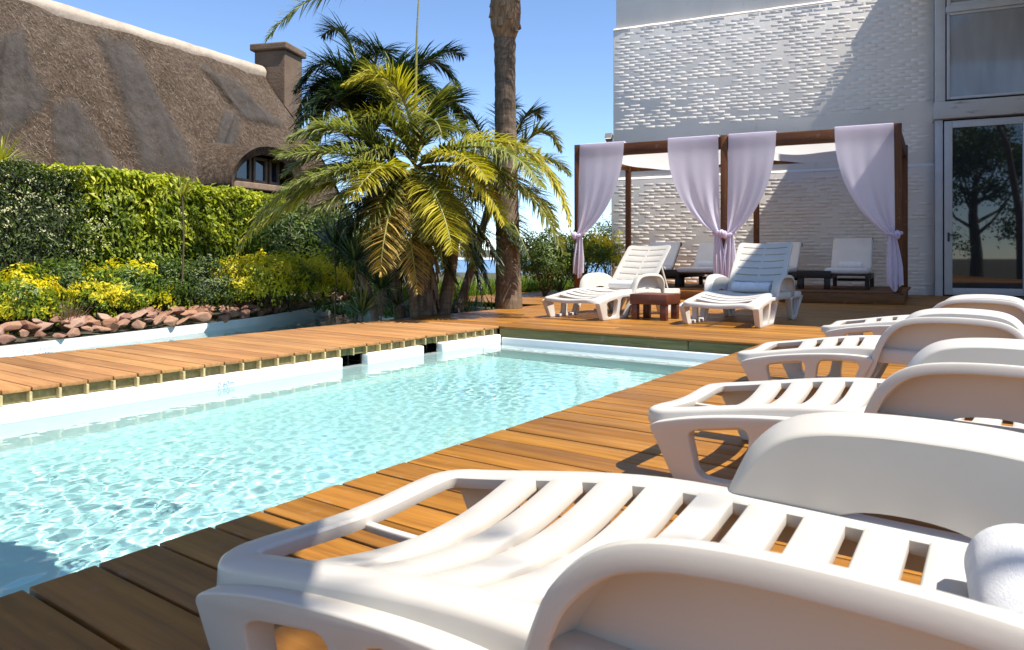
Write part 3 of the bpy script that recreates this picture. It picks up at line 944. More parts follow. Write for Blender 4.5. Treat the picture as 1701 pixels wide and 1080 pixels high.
# curtains: hung over the front beam, drawn to the posts and tied
def curtain(xo, xi, xt, label, seed, zt=1.08, zb=.36, topz=2.652, wt_=.20):
    """xo edge by the post, xi open edge, xt tie position"""
    c = empty('curtain', F0 + BT * xt + BN * -.07, BA)
    tag(c, label, 'curtain', 'lavender white curtains tied back on the pergola')
    rr = random.Random(seed); ph = rr.uniform(0, 6)
    sgn = 1 if xi > xo else -1
    W = abs(xi - xo)
    def edge(t):     # open edge offset from the tie, t 0 top .. 1 tie
        return (abs(xi - xt)) * (1 - t ** 2.3) ** .82 + .055
    def f(u, w):
        z = lerp(topz, zt, w)
        e = sgn * edge(w); o_ = (xo - xt) * (1 - w) + -sgn * .035 * w
        x = lerp(o_, e, u)
        amp = (.004 + .030 * w) * (1 if w > .06 else w / .06)
        fold = amp * (math.sin(u * 11 + ph + 1.2 * w) + .5 * math.sin(u * 24 + ph * 2 - w * 2)) * (0.15 + .85 * w * w)
        bell = .06 * math.sin(math.pi * min(1, w * 1.05)) * u
        return (x, -.012 + fold - bell, z + .012 * math.sin(u * 5) * w)
    mb = MB(); mb.grid(f, 44, 36)
    # over the beam
    mb.grid(lambda u, w: (lerp(xo - xt, sgn * edge(0), u), lerp(-.012, .13, w), topz + .006 + .004 * math.sin(w * math.pi)), 8, 5)
    mb.grid(lambda u, w: (lerp(xo - xt, sgn * edge(0), u), .13, lerp(topz + .006, topz - .22, w)), 8, 3)
    mb.build('drape', M['curtain'], c, smooth='all')
    tl = MB()
    def g_(u, w):
        z = lerp(zt - .02, zb + .05 * math.sin(u * 7 + ph), w)
        wd = wt_ * (.42 + .58 * min(1, w * 1.6) ** .8)
        x = (u - .45) * wd * 1.0 + sgn * .01 - sgn * .035 * w
        return (x, -.012 - .02 * math.sin(w * 3) + (.018 + .022 * w) * math.sin(u * 17 + ph + w), z)
    tl.grid(g_, 30, 22)
    tl.build('tail', M['curtain'], c, smooth='all')
    tb = MB()
    ring = [(math.cos(a) * .095 - sgn * .02, .035 + math.sin(a) * .085, zt - .01 + .012 * math.sin(2 * a + ph)) for a in np.linspace(0, 2 * math.pi, 25)]
    tb.tube(ring, [.026 + .007 * math.sin(i * 2.3) for i in range(25)], 8)
    kn = [(-sgn * .06 + .03 * math.cos(a) * k_, -.065 + .03 * math.sin(a * 1.7), zt - .03 + .05 * math.sin(a)) for k_, a in zip(np.linspace(1, .4, 20), np.linspace(0, 9, 20))]
    tb.tube(kn, .02, 8)
    tb.build('tie', M['curtain'], c, smooth='all')
    return c
curtain(-4.93, -4.20, -4.95, 'sunlit lavender white curtain tied to the left front post of the pergola', 1, zt=1.10, zb=.38, wt_=.22)
curtain(-2.60, -3.35, -2.60, 'lavender white curtain on the left of the pergola middle post', 2, zt=1.10, zb=.36)
curtain(-2.44, -1.78, -2.43, 'lavender white curtain on the right of the pergola middle post', 3, zt=1.08, zb=.30, wt_=.24)
curtain(-.105, -.84, -.12, 'shaded lavender curtain tied to the right front post of the pergola', 4, zt=1.05, zb=.24, wt_=.22)
# cushioned day beds in the pergola
def cushion_mat():
    m = Mat('cream_cushion'); v = m.coords('Object')
    m.color(m.ramp(m.noise(v, 3, 4), [(.3, (.66, .645, .62)), (.7, (.74, .725, .70))])); m.set(Roughness=.9, Specular_IOR_Level=.15)
    m.bump(m.noise(v, 200, 3), .1, .002)
    return m.m
M['cushion'] = cushion_mat()
def cushion(L, W, T):
    mb = MB(); pr = rounded_profile(W, T, T * .42, n=4)
    xs = [0, .012, .03, .06] + list(np.linspace(.12, L - .12, 8)) + [L - .06, L - .03, L - .012, L]
    rings = []
    for x in xs:
        e = min(x, L - x); k_ = 1 - .5 * max(0, 1 - e / .045) ** 2
        puff = 1 + .05 * math.sin(math.pi * x / L)
        rings.append([(x, a * (1 - .06 * max(0, 1 - e / .045) ** 2), -T / 2 + (b + T / 2) * k_ * puff) for a, b in pr])
    mb.sweep(rings)
    return mb
def pw(x, y, z=0): return F0 + BT * x + BN * y + Vector((0, 0, z))
def daybed(x, y, back, label):
    t = empty('cushioned_lounger', pw(x, y, PH), BA + R(90 - 5))
    tag(t, label, 'sun lounger', 'cushioned dark wood loungers in the pergola')
    for s in (-1, 1):
        pbar('rail', (.90, s * .30, .20), (1.80, .05, .09), M['dark'], t)
        for xx in (.12, 1.60):
            pbar('leg', (xx, s * .30, .0775), (.09, .065, .155), M['dark'], t)
    pbar('deck_panel', (.55, 0, .235), (1.05, .56, .03), M['dark'], t)
    pbar('wheel_bar', (1.60, 0, .12), (.05, .52, .05), M['dark'], t)
    a = R(back)
    o = cushion(1.02, .64, .095).build('seat_cushion', M['cushion'], t, loc=(.01, 0, .345), smooth=50, recalc=True)
    bo = cushion(.74, .64, .09).build('back_cushion', M['cushion'], t, loc=(1.03, 0, .345), rot=(0, -a, 0), smooth=50, recalc=True)
    bf = MB(); bf.box((.40, 0, -.12), (.82, .60, .035)); bf.box((.76, 0, -.105), (.06, .64, .055))
    bf.build('back_frame', M['dark'], t, loc=(1.03, 0, .345), rot=(0, -a, 0), bevel=.006)
    return t
def pergx(u, y):
    """pergola-local x whose image column is u, at local depth y"""
    k_ = (u - 850.5) / 1200.0; d = Vector((k_ * math.cos(THETA) - math.sin(THETA), k_ * math.sin(THETA) + math.cos(THETA), 0))
    Zd = (F0 + BN * y).dot(BN) / d.dot(BN)
    return (d * Zd - F0).dot(BT)
DB = [(pergx(1062, .85), .75, 42, 'cushioned lounger in pergola shade behind the sunlit white lounger'),
      (pergx(1155, .75), .65, 40, 'cushioned lounger half hidden behind the middle curtains of the pergola'),
      (pergx(1277, .85), .80, 40, 'cushioned lounger behind the half-shaded white lounger under the pergola'),
      (pergx(1405, .75), .70, 46, 'rightmost cushioned lounger by the right curtain of the pergola')]
for x, y, b_, lab in DB: daybed(x, y, b_, lab)
def dtowel(x, y, lab):
    p = pw(x, y, PH) ; a = BA + R(85)
    rolled_towel((p.x + math.cos(a) * .96, p.y + math.sin(a) * .96, PH + .338), a, .062, .36, lab, 'rolled towels')
dtowel(DB[3][0], DB[3][1], 'white rolled towel on the rightmost cushioned lounger in the pergola')
dtowel(DB[2][0], DB[2][1], 'white rolled towel on the cushioned lounger behind the half-shaded white one')
dtowel(DB[1][0], DB[1][1], 'white rolled towel on the cushioned lounger behind the middle curtains')
def low_table(loc, rz_, s, h, mat, label, name='low_table', group='low wooden tables'):
    t = empty(name, loc, rz_); tag(t, label, 'table', group)
    ap = h * .40
    pbar('table_top', (0, 0, h - ap / 2), (s, s, ap), mat, t, bev=.008)
    lw = s * .17
    for a in (-1, 1):
        for b in (-1, 1):
            pbar('leg', (a * (s / 2 - lw / 2 - .012), b * (s / 2 - lw / 2 - .012), (h - ap) / 2), (lw, lw, h - ap), mat, t)
    return t
M['redwood'] = wood('red_brown_table_timber', (0.075, 0.020, 0.010), (0.13, 0.036, 0.016), (0.19, 0.060, 0.026), rough=.38, spec=.45, tint=.1)
low_table((-3.33, 7.52, 0), R(2), .43, .285, M['redwood'], 'small red brown wooden table between the two upright white loungers')
p = pw(pergx(1352, .9), .95, PH); low_table(p, BA, .52, .30, M['dark'], 'dark wooden table beside the rightmost cushioned lounger in the pergola')
p = pw(pergx(1110, .9), .95, PH); low_table(p, BA, .50, .30, M['dark'], 'dark wooden table in the pergola behind the sunlit white lounger')
# ================================================================ SECOND POOL, ROCKS, PLANTS, HOUSE
def pix(u, v, Z):
    return FWD * Z + RGT * ((u - 850.5) / 1200.0 * Z) + Vector((0, 0, CAM_H - (v - 429.0) * Z / 1200.0))
SHORE = [(-6.25, -2.2), (-6.5, 0.2), (-7.02, 2.47), (-7.80, 5.50), (-9.2, 8.1), (-10.3, 9.7)]
def along(pts, n):
    P = [Vector((p[0], p[1], 0)) for p in pts]
    d = [0]
    for a, b in zip(P[:-1], P[1:]): d.append(d[-1] + (b - a).length)
    out = []
    for i in range(n):
        t = d[-1] * i / (n - 1); k = max(j for j in range(len(d)) if d[j] <= t + 1e-9); k = min(k, len(P) - 2)
        q = (t - d[k]) / (d[k + 1] - d[k]); out.append(P[k].lerp(P[k + 1], q))
    for _ in range(2):
        out = [out[0]] + [(out[i - 1] + out[i] * 2 + out[i + 1]) / 4 for i in range(1, n - 1)] + [out[-1]]
    return out
SH = along(SHORE, 40)
pool2 = empty('pool'); tag(pool2, kind='structure')
mb = MB(); mb.grid(lambda u, w: (*SH[min(39, int(round(u * 39)))].xy, lerp(-1.7, -.062, w)), 39, 1)
mb.build('pool_wall', M['poolwall'], pool2, smooth=True)
mb = MB(); mb.grid(lambda u, w: (lerp(-11, -5.6, u), lerp(-2.4, 9.5, w), -1.48), 3, 4); mb.build('pool_floor', M['pool'], pool2)
mb = MB(); mb.box2((-5.66, -2.4, -1.7), (-5.60, 5.98, -.115)); mb.build('pool_wall', M['poolwall'], pool2)
E2 = along([(-5.60, 5.98), (-7.2, 7.0), (-8.9, 8.0)], 10)
mb = MB(); mb.grid(lambda u, w: (*E2[min(9, int(round(u * 9)))].xy, lerp(-1.7, -.05, w)), 9, 1); mb.build('pool_wall', M['poolwall'], pool2)
water2 = water_sheet('pool_water', -10.9, -5.61, -2.4, 9.4, 0.05, lambda X, Y: 0.0022 + 0 * X, 11, M['water'])
water2.cycles.is_caustics_caster = True
for o_ in pool2.children: o_.cycles.is_caustics_receiver = True
# garden soil bed
bed = [(p.x, p.y) for p in SH] 
bed = [(p.x - .04, p.y) for p in SH if p.y < 8.0] + [(-8.9, 8.0), (-7.2, 7.0), (-5.60, 5.99), (-5.66, 8.95), (-8.05, 8.95), (-8.05, 15.3), (-7.3, 15.6), (-7.3, 30), (-45, 30), (-45, -2.2)]
mb = MB(); mb.plate(bed, [], -1.0, -.078, lambda x, y, z: (x, z, y))
# map: plate gives (x, y0/y1, z) -> use swapped
tag(mb.build('garden_bed', bpy.data.materials['garden_soil'], recalc=True), kind='structure')
SHF = along(SHORE, 400)
# painted depth figures
def text_obj(txt, loc, rot, size, parent, mat):
    cu = bpy.data.curves.new('depth_mark', 'FONT'); cu.body = txt; cu.size = size; cu.extrude = .0008
    o = bpy.data.objects.new('depth_mark', cu); col.objects.link(o)
    bpy.context.view_layer.update()
    me = bpy.data.meshes.new_from_object(o.evaluated_get(bpy.context.evaluated_depsgraph_get()))
    bpy.data.objects.remove(o)
    me.materials.append(mat)
    q = link('depth_mark', me, parent, loc, rot)
    return q
M['mark'] = plain('blue_grey_paint', (.36, .45, .52), .6)
yt = ycol(PX0, 361)
text_obj('0.60m', (PX0 + .003, yt + .0, WL + .010), (R(90), 0, R(90)), .050, basin, M['mark'])
a = SH[13]; 
def shore_at(u_):
    k_ = (u_ - 850.5) / 1200.0
    best = min(range(100, 399), key=lambda i: abs(SHF[i].dot(RGT) / max(.1, SHF[i].dot(FWD)) - k_)); return best
for u_, tx in ((22, '1.35m'), (62, '4.43ft')):
    i = shore_at(u_); d = (SHF[i + 1] - SHF[i]).normalized(); nrm = Vector((d.y, -d.x, 0))
    p = SHF[i] + nrm * .03
    text_obj(tx, (p.x, p.y, WL + .02), (R(90), 0, math.atan2(d.y, d.x)), .055, pool2, M['mark'])

# ---- rock edging
m = Mat('terracotta_rock'); oi = m.n('ShaderNodeObjectInfo'); v = m.coords('Object')
c = m.ramp(oi.outputs['Random'], [(0, (.20, .11, .075)), (.25, (.33, .17, .105)), (.5, (.42, .25, .17)), (.75, (.30, .16, .12)), (1, (.46, .32, .24))])
c = m.mix(c, m.ramp(m.noise(v, 16, 6, .7), [(.3, (.62, .56, .52)), (.7, (1.1, 1.08, 1.05))]), .8, 'MULTIPLY')
m.color(c); m.set(Roughness=.9, Specular_IOR_Level=.2); m.bump(m.noise(v, 34, 6, .7), .6, .01)
M['rock'] = m.m
def rock_mesh(r):
    bm = bmesh.new()
    for _ in range(15):
        p = Vector((r.gauss(0, 1), r.gauss(0, 1), r.gauss(0, 1))).normalized() * r.uniform(.8, 1.0)
        p.x *= .5; p.y *= .38; p.z *= .27; p.x = max(-.42, min(.42, p.x)); p.z = max(-.2, min(.22, p.z))
        bm.verts.new(p)
    bmesh.ops.convex_hull(bm, input=bm.verts)
    bmesh.ops.delete(bm, geom=[v_ for v_ in bm.verts if not v_.link_faces], context='VERTS')
    bmesh.ops.dissolve_limit(bm, angle_limit=R(14), verts=bm.verts, edges=bm.edges)
    bmesh.ops.bevel(bm, geom=bm.edges[:], offset=.018, segments=1, affect='EDGES', clamp_overlap=True)
    me = bpy.data.meshes.new('rock'); bm.to_mesh(me); bm.free(); me.materials.append(M['rock']); return me
rocks = empty('rock_edging', SH[10])
tag(rocks, 'low edging of loose terracotta coloured rocks along the back pool', 'rock edging')
rv = [rock_mesh(rng) for _ in range(12)]
org = SH[10]
SHF = along(SHORE, 400)
tot = sum((b - a).length for a, b in zip(SHF[:-1], SHF[1:]))
def at_len(s):
    i = min(398, int(s / tot * 399)); return SHF[i], (SHF[i + 1] - SHF[i]).normalized()
for layer, (sp, offm, zz, sz) in enumerate(((.15, .06, .015, .20), (.16, .17, .075, .21), (.17, .29, .085, .21))):
    s_ = 2.0
    while s_ < tot - .1:
        p, d = at_len(s_); nrm = Vector((-d.y, d.x, 0))
        q = p + nrm * (offm + rng.uniform(-.04, .04)) - org
        sc_ = sz * rng.uniform(.75, 1.35)
        o = link('rock', rng.choice(rv), rocks, (q.x, q.y, zz - .02 + rng.uniform(-.025, .03)), (rng.uniform(-.5, .5), rng.uniform(-.4, .4), math.atan2(d.y, d.x) + rng.uniform(-.7, .7)))
        o.scale = (sc_ * rng.uniform(.6, 1.4), sc_ * rng.uniform(.7, 1.2), sc_ * rng.uniform(.6, 1.2))
        s_ += sp * rng.uniform(.75, 1.3)

# ---- leaves
def leaf_mat(name, stops, trans=.35, rough=.42, spec=.4, tsat=1.0):
    m = Mat(name)
    at = m.n('ShaderNodeAttribute', attribute_name='var')
    c = m.ramp(at.outputs['Fac'], stops)
    m.color(c); m.set(Roughness=rough, Specular_IOR_Level=spec)
    t = m.n('ShaderNodeBsdfTranslucent')
    tc_ = m.mix(c, (1.25 * tsat, 1.35 * tsat, .55, 1), 1.0, 'MULTIPLY')
    m.L.new(tc_, t.inputs[0])
    x = m.n('ShaderNodeMixShader'); x.inputs[0].default_value = trans
    m.L.new(m.p.outputs[0], x.inputs[1]); m.L.new(t.outputs[0], x.inputs[2]); m.L.new(x.outputs[0], m.out.inputs['Surface'])
    return m.m
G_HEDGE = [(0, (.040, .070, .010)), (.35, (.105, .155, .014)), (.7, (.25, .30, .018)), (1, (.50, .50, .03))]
G_DARK = [(0, (.020, .034, .006)), (.5, (.050, .080, .012)), (.85, (.12, .16, .022)), (1, (.24, .26, .05))]
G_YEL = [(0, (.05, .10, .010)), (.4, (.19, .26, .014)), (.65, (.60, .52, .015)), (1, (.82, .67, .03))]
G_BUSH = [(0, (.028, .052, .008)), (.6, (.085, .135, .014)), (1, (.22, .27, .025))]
M['l_hedge'] = leaf_mat('hedge_leaf', G_HEDGE); M['l_dark'] = leaf_mat('dark_leaf', G_DARK, .25); M['l_yel'] = leaf_mat('yellow_leaf', G_YEL, .38); M['l_bush'] = leaf_mat('bush_leaf', G_BUSH, .3)
M['flower'] = leaf_mat('cream_flower', [(0, (.55, .52, .25)), (1, (.72, .68, .42))], .3)
M['twig'] = plain('twig', (.09, .06, .035), .9, .2)
def leaves(P, Nrm, L, W, rs, droop=.5, spread=.9, fold=.25):
    """one bent 4-vertex leaf per point; returns V, F"""
    r = np.random.default_rng(rs); n = len(P)
    Nrm = Nrm + r.normal(0, spread, (n, 3)); Nrm /= np.linalg.norm(Nrm, axis=1, keepdims=True) + 1e-9
    D = r.normal(0, 1, (n, 3)); D[:, 2] -= droop * 1.6
    D -= (D * Nrm).sum(1, keepdims=True) * Nrm; D /= np.linalg.norm(D, axis=1, keepdims=True) + 1e-9
    S = np.cross(D, Nrm)
    l = L * r.uniform(.5, 1.35, (n, 1)); w = W * r.uniform(.7, 1.2, (n, 1))
    base = P; tip = P + D * l - Nrm * l * .12; mid = P + D * l * .45
    a = mid + S * w * .5 + Nrm * w * fold; b = mid - S * w * .5 + Nrm * w * fold
    V = np.stack([base, a, tip, b], 1).reshape(-1, 3)
    i = np.arange(n) * 4
    F = np.concatenate([np.stack([i, i + 1, i + 2], 1), np.stack([i, i + 2, i + 3], 1)])
    return V, F
def leaf_obj(name, P, Nrm, L, W, mat, var, parent=None, rs=1, loc=Vector((0, 0, 0)), **k):
    V, F = leaves(P - np.array(loc), Nrm, L, W, rs, **k)
    me = fast_mesh(name, V, F, mat, np.repeat(np.clip(var, 0, 1), 4))
    return link(name, me, parent)
def vnoise(P, sc_, seed=0.0):
    return np.array([noise.noise((p[0] * sc_ + seed, p[1] * sc_, p[2] * sc_)) for p in P])
# ---- tall hedge: slab following the shore, 1.25 m behind it
def hedge(name, s0, s1, off, depth, hz, n, mat, label, L, W, seed, varf, core=True, cat='hedge', z0=0.0):
    r = np.random.default_rng(seed)
    c0, d0 = at_len((s0 + s1) / 2); n0 = Vector((-d0.y, d0.x, 0)); root = c0 + n0 * (off + depth / 2)
    t = empty(name, root); tag(t, label, cat)
    ss = r.uniform(s0, s1, n)
    face = r.random(n)
    P = np.zeros((n, 3)); N = np.zeros((n, 3))
    for i in range(n):
        p, d = at_len(ss[i]); nr = Vector((-d.y, d.x, 0))
        H_ = hz(ss[i]); bz_ = .13 * noise.noise((ss[i] * 1.7, 0, seed)) + .09 * noise.noise((ss[i] * 5, 2, seed))
        if face[i] < .66:      # front face
            z = z0 + (H_ + bz_ - z0) * r.random() ** .9; o_ = off + r.exponential(.055) + .10 * noise.noise((ss[i] * 1.3, z * 1.6, seed + 3)) + .085 * noise.noise((ss[i] * 5.5, z * 6.5, seed + 8)) + .10 * max(0, (z / H_ - .75)) ; nn_ = (-nr.x, -nr.y, .35)
        else:
            o_ = off + r.uniform(0, depth); z = H_ + bz_ - r.exponential(.06) + .07 * noise.noise((ss[i] * 3, o_ * 3, seed + 5)); nn_ = (-.2 * nr.x, -.2 * nr.y, 1)
        q = p + nr * o_; P[i] = (q.x, q.y, z); N[i] = nn_
    var = varf(P, r)
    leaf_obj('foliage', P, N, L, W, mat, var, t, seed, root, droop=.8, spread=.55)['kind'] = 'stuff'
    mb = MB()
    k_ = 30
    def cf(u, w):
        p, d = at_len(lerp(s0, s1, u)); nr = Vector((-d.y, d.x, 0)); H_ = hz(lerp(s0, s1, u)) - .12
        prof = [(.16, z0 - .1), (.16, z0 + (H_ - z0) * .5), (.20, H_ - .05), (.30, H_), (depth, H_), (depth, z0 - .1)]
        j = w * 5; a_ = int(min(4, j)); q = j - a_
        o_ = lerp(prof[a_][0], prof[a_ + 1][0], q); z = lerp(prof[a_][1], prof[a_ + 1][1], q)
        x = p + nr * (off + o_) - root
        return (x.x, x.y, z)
    mb.grid(cf, k_, 5); mb.build('shade_core', plain('hedge_inside', (.022, .028, .010), .95, .3, 9), t)  # dark sheet added behind the leaves; shade of the gaps is in its colour
    return t
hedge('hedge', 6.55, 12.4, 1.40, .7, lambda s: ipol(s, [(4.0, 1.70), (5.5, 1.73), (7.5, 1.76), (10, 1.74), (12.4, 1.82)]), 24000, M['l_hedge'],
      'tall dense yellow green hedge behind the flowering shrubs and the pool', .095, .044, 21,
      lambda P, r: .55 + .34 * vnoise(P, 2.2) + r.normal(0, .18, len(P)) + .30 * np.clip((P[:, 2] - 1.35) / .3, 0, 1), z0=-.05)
dk = hedge('hedge', 3.2, 6.68, 1.30, .7, lambda s: ipol(s, [(3.2, 1.74), (5.4, 1.74), (6.7, 1.66)]), 17000, M['l_dark'],
      'darker hedge with small cream flowers at the left edge', .050, .022, 22,
      lambda P, r: .45 + .25 * vnoise(P, 2.5) + r.normal(0, .2, len(P)), z0=-.05)
r = np.random.default_rng(5)
Pf = []
while len(Pf) < 140:
    s_ = r.uniform(4.6, 7.0); p, d = at_len(s_); nr = Vector((-d.y, d.x, 0)); z = r.uniform(.75, 1.72)
    if noise.noise((s_ * 3, z * 3, 1)) > -.05: q = p + nr * (1.25 + r.uniform(-.06, .06) + (.15 if z > 1.55 else 0)); Pf.append((q.x, q.y, z))
Pf = np.repeat(np.array(Pf), 6, 0) + r.normal(0, .016, (840, 3))
leaf_obj('flowers', Pf, np.tile((1, 0, .6), (840, 1)), .022, .016, M['flower'], r.random(840), dk, 6, dk.location, spread=.8)['kind'] = 'stuff'
# ---- shrubs
def shrub(name, c, rad, n, mat, label, L, W, seed, varf, cat='shrub', group='shrubs in front of the hedge', lump=.42):
    r = np.random.default_rng(seed)
    t = empty(name, (c[0], c[1], -.06)); tag(t, label, cat, group)
    D = r.normal(0, 1, (n, 3)); D[:, 2] = np.abs(D[:, 2]) * 1.0 - .28; D /= np.linalg.norm(D, axis=1, keepdims=True)
    k_ = 1 + lump * vnoise(D, 2.1, seed) + lump * .7 * vnoise(D, 5.3, seed + 7)
    rr = (1 - np.minimum(.55, r.exponential(.13, n))) * k_
    P = D * rr[:, None] * np.array(rad) + np.array([c[0], c[1], c[2]])
    P[:, 2] = np.maximum(P[:, 2], -.02)
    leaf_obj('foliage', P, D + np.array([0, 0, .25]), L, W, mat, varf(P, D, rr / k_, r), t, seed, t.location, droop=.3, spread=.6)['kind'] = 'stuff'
    mb = MB()
    rr_ = random.Random(seed)
    for i in range(9):
        a = rr_.uniform(0, 6.28); e = Vector((math.cos(a) * rad[0] * .7, math.sin(a) * rad[1] * .7, c[2] + rad[2] * rr_.uniform(.3, .8)))
        mb.tube([(0, 0, 0), e * .45 + Vector((0, 0, .06)), e], [.014, .009, .004], 5)
    mb.build('stems', M['twig'], t)
    return t
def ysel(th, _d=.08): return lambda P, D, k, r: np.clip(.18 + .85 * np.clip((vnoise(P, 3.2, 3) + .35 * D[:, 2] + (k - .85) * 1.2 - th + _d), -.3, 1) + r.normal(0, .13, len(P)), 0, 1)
gsel = lambda P, D, k, r: np.clip(.45 + .3 * vnoise(P, 3) + r.normal(0, .18, len(P)), 0, 1)
def base(u, v, Z): q = pix(u, v, Z); return (q.x, q.y)
SHR = [('green', (78, 7.55), (.36, .40, .40), .24, 3400, 0, 'small green shrub just right of the leftmost yellow shrub'),
       ('yellow', (160, 7.7), (.34, .36, .30), .24, 3000, -.05, 'small yellow tinged shrub left of the green and yellow one'),
       ('green', (265, 8.5), (.40, .42, .42), .28, 3800, 0, 'small green shrub left of the dark green rounded one'),
       ('yellow', (388, 9.25), (.36, .38, .36), .30, 3600, -.20, 'small yellow green shrub right of the dark green rounded one'),
       ('yellow', (30, 7.05), (.42, .42, .34), .22, 4200, -.24, 'yellow leaved shrub at the left edge behind the rocks'),
       ('green', (118, 7.65), (.34, .36, .40), .26, 3600, 0, 'green shrub between the two leftmost yellow shrubs'),
       ('yellow', (205, 8.0), (.48, .46, .36), .28, 5200, -.02, 'green and yellow shrub in the middle of the rock edging'),
       ('dkgreen', (332, 8.95), (.55, .50, .40), .28, 6000, 0, 'dark green rounded shrub right of the green and yellow one'),
       ('yellow', (438, 9.5), (.52, .50, .40), .32, 5600, -.34, 'bright yellow shrub beside the dark green rounded one'),
       ('yellow', (483, 10.0), (.5, .5, .40), .32, 5600, -.36, 'bright yellow shrub squeezed between two other yellow shrubs'),
       ('green', (590, 11.2), (.6, .6, .5), .40, 5600, 0, 'green shrub behind the dark yuccas under the palms'),
       ('yellow', (528, 10.4), (.56, .55, .40), .32, 5600, -.32, 'bright yellow shrub next to the palm clump')]
for i, (kd, (u_, Z_), rad, cz, n, th_, lab) in enumerate(SHR):
    b_ = base(u_, 0, Z_)
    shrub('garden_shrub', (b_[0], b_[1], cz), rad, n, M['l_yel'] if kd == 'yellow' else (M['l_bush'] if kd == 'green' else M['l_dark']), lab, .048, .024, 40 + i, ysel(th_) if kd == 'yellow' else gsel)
# dry grass tuft
def blades(n, L, W, spread, r, up_=1.0, curve=.5, seg=4):
    V = []; F = []
    for i in range(n):
        a = r.uniform(0, 6.283); e = r.uniform(.15, 1) * spread; l = L * r.uniform(.6, 1.15); w = W * r.uniform(.7, 1.2)
        d = Vector((math.cos(a) * math.sin(e), math.sin(a) * math.sin(e), math.cos(e) * up_)).normalized(); s_ = Vector((-math.sin(a), math.cos(a), 0))
        p = Vector((math.cos(a), math.sin(a), 0)) * r.uniform(0, .04) * L * 2; b0 = len(V)
        for j in range(seg + 1):
            t = j / seg; ww = w * (1 - t) ** .6 * (.55 + .45 * min(1, t * 4)) if j < seg else .0006
            V += [p - s_ * ww / 2, p + s_ * ww / 2]
            p = p + d * (l / seg); d = (d + Vector((0, 0, -curve / seg)) * (t + .2)).normalized()
        for j in range(seg): F.append((b0 + 2 * j, b0 + 2 * j + 1, b0 + 2 * j + 3, b0 + 2 * j + 2))
    return V, F
def tuft(name, loc, n, L, W, spread, mat, label, cat, seed, curve=.5, group=None, varb=.5, stem=None):
    r = random.Random(seed); t = empty(name, loc); tag(t, label, cat, group)
    V, F = blades(n, L, W, spread, r, 1.0, curve)
    var = np.repeat([min(1, max(0, r.gauss(varb, .2))) for _ in range(n)], 10)
    link('leaves', fast_mesh('leaves', [tuple(v_) for v_ in V], F, mat, var), t, (0, 0, stem or 0))
    if stem:
        mb = MB(); mb.tube([(0, 0, -.02), (.01, .01, stem * .5), (0, 0, stem + .02)], [.011, .009, .010], 7); mb.build('stem', M['twig'], t, smooth=True)
    return t
M['l_dry'] = leaf_mat('dry_leaf', [(0, (.16, .10, .06)), (1, (.36, .25, .16))], .2, .7)
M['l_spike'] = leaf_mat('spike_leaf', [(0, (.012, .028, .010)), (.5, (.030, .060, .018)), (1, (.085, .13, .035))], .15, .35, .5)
M['l_cord'] = leaf_mat('cordyline_leaf', [(0, (.13, .16, .02)), (.5, (.30, .30, .035)), (1, (.52, .46, .09))], .3)
M['l_agap'] = leaf_mat('strap_leaf', [(0, (.05, .10, .012)), (.5, (.13, .20, .022)), (1, (.33, .38, .07))], .35)
q = pix(112, 545, 7.05); tuft('dry_grass', (q.x, q.y, -.05), 110, .36, .016, .8, M['l_dry'], 'dry brown grass tuft among the shrubs behind the rocks', 'grass', 3, .9)
q = pix(303, 330, 7.95); tuft('cordyline', (q.x, q.y, .45), 46, .24, .018, 1.5, M['l_cord'], 'small spiky cordyline on a thin stem against the hedge', 'plant', 4, .6, stem=.92, varb=.6)
q = pix(0, 240, 7.8); tuft('cordyline', (q.x, q.y, .2), 70, .42, .028, 1.5, M['l_cord'], 'yellow spiky plant rising above the hedge at the left edge', 'plant', 5, .7, stem=1.5, varb=.7)

# ---- palms
def frond_stops(kind):
    return {'yel': [(0, (.14, .14, .014)), (.4, (.36, .32, .028)), (.75, (.60, .50, .060)), (1, (.72, .61, .18))],
            'dry': [(0, (.30, .20, .05)), (.5, (.52, .37, .10)), (1, (.70, .56, .26))],
            'green': [(0, (.045, .058, .012)), (.5, (.145, .155, .030)), (1, (.44, .41, .14))],
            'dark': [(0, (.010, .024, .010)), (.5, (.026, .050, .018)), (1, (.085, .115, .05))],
            'pale': [(0, (.10, .12, .03)), (.5, (.27, .29, .09)), (1, (.55, .53, .27))]}[kind]
FM = {k: leaf_mat('palm_' + k, frond_stops(k), .22 if k == 'dark' else .35, .38, .5) for k in ('yel', 'dry', 'green', 'dark', 'pale')}
M['rachis'] = plain('frond_rib', (.24, .22, .05), .5, .15)
def bez(a, b, c, t): return a * (1 - t) ** 2 + b * 2 * t * (1 - t) + c * t * t
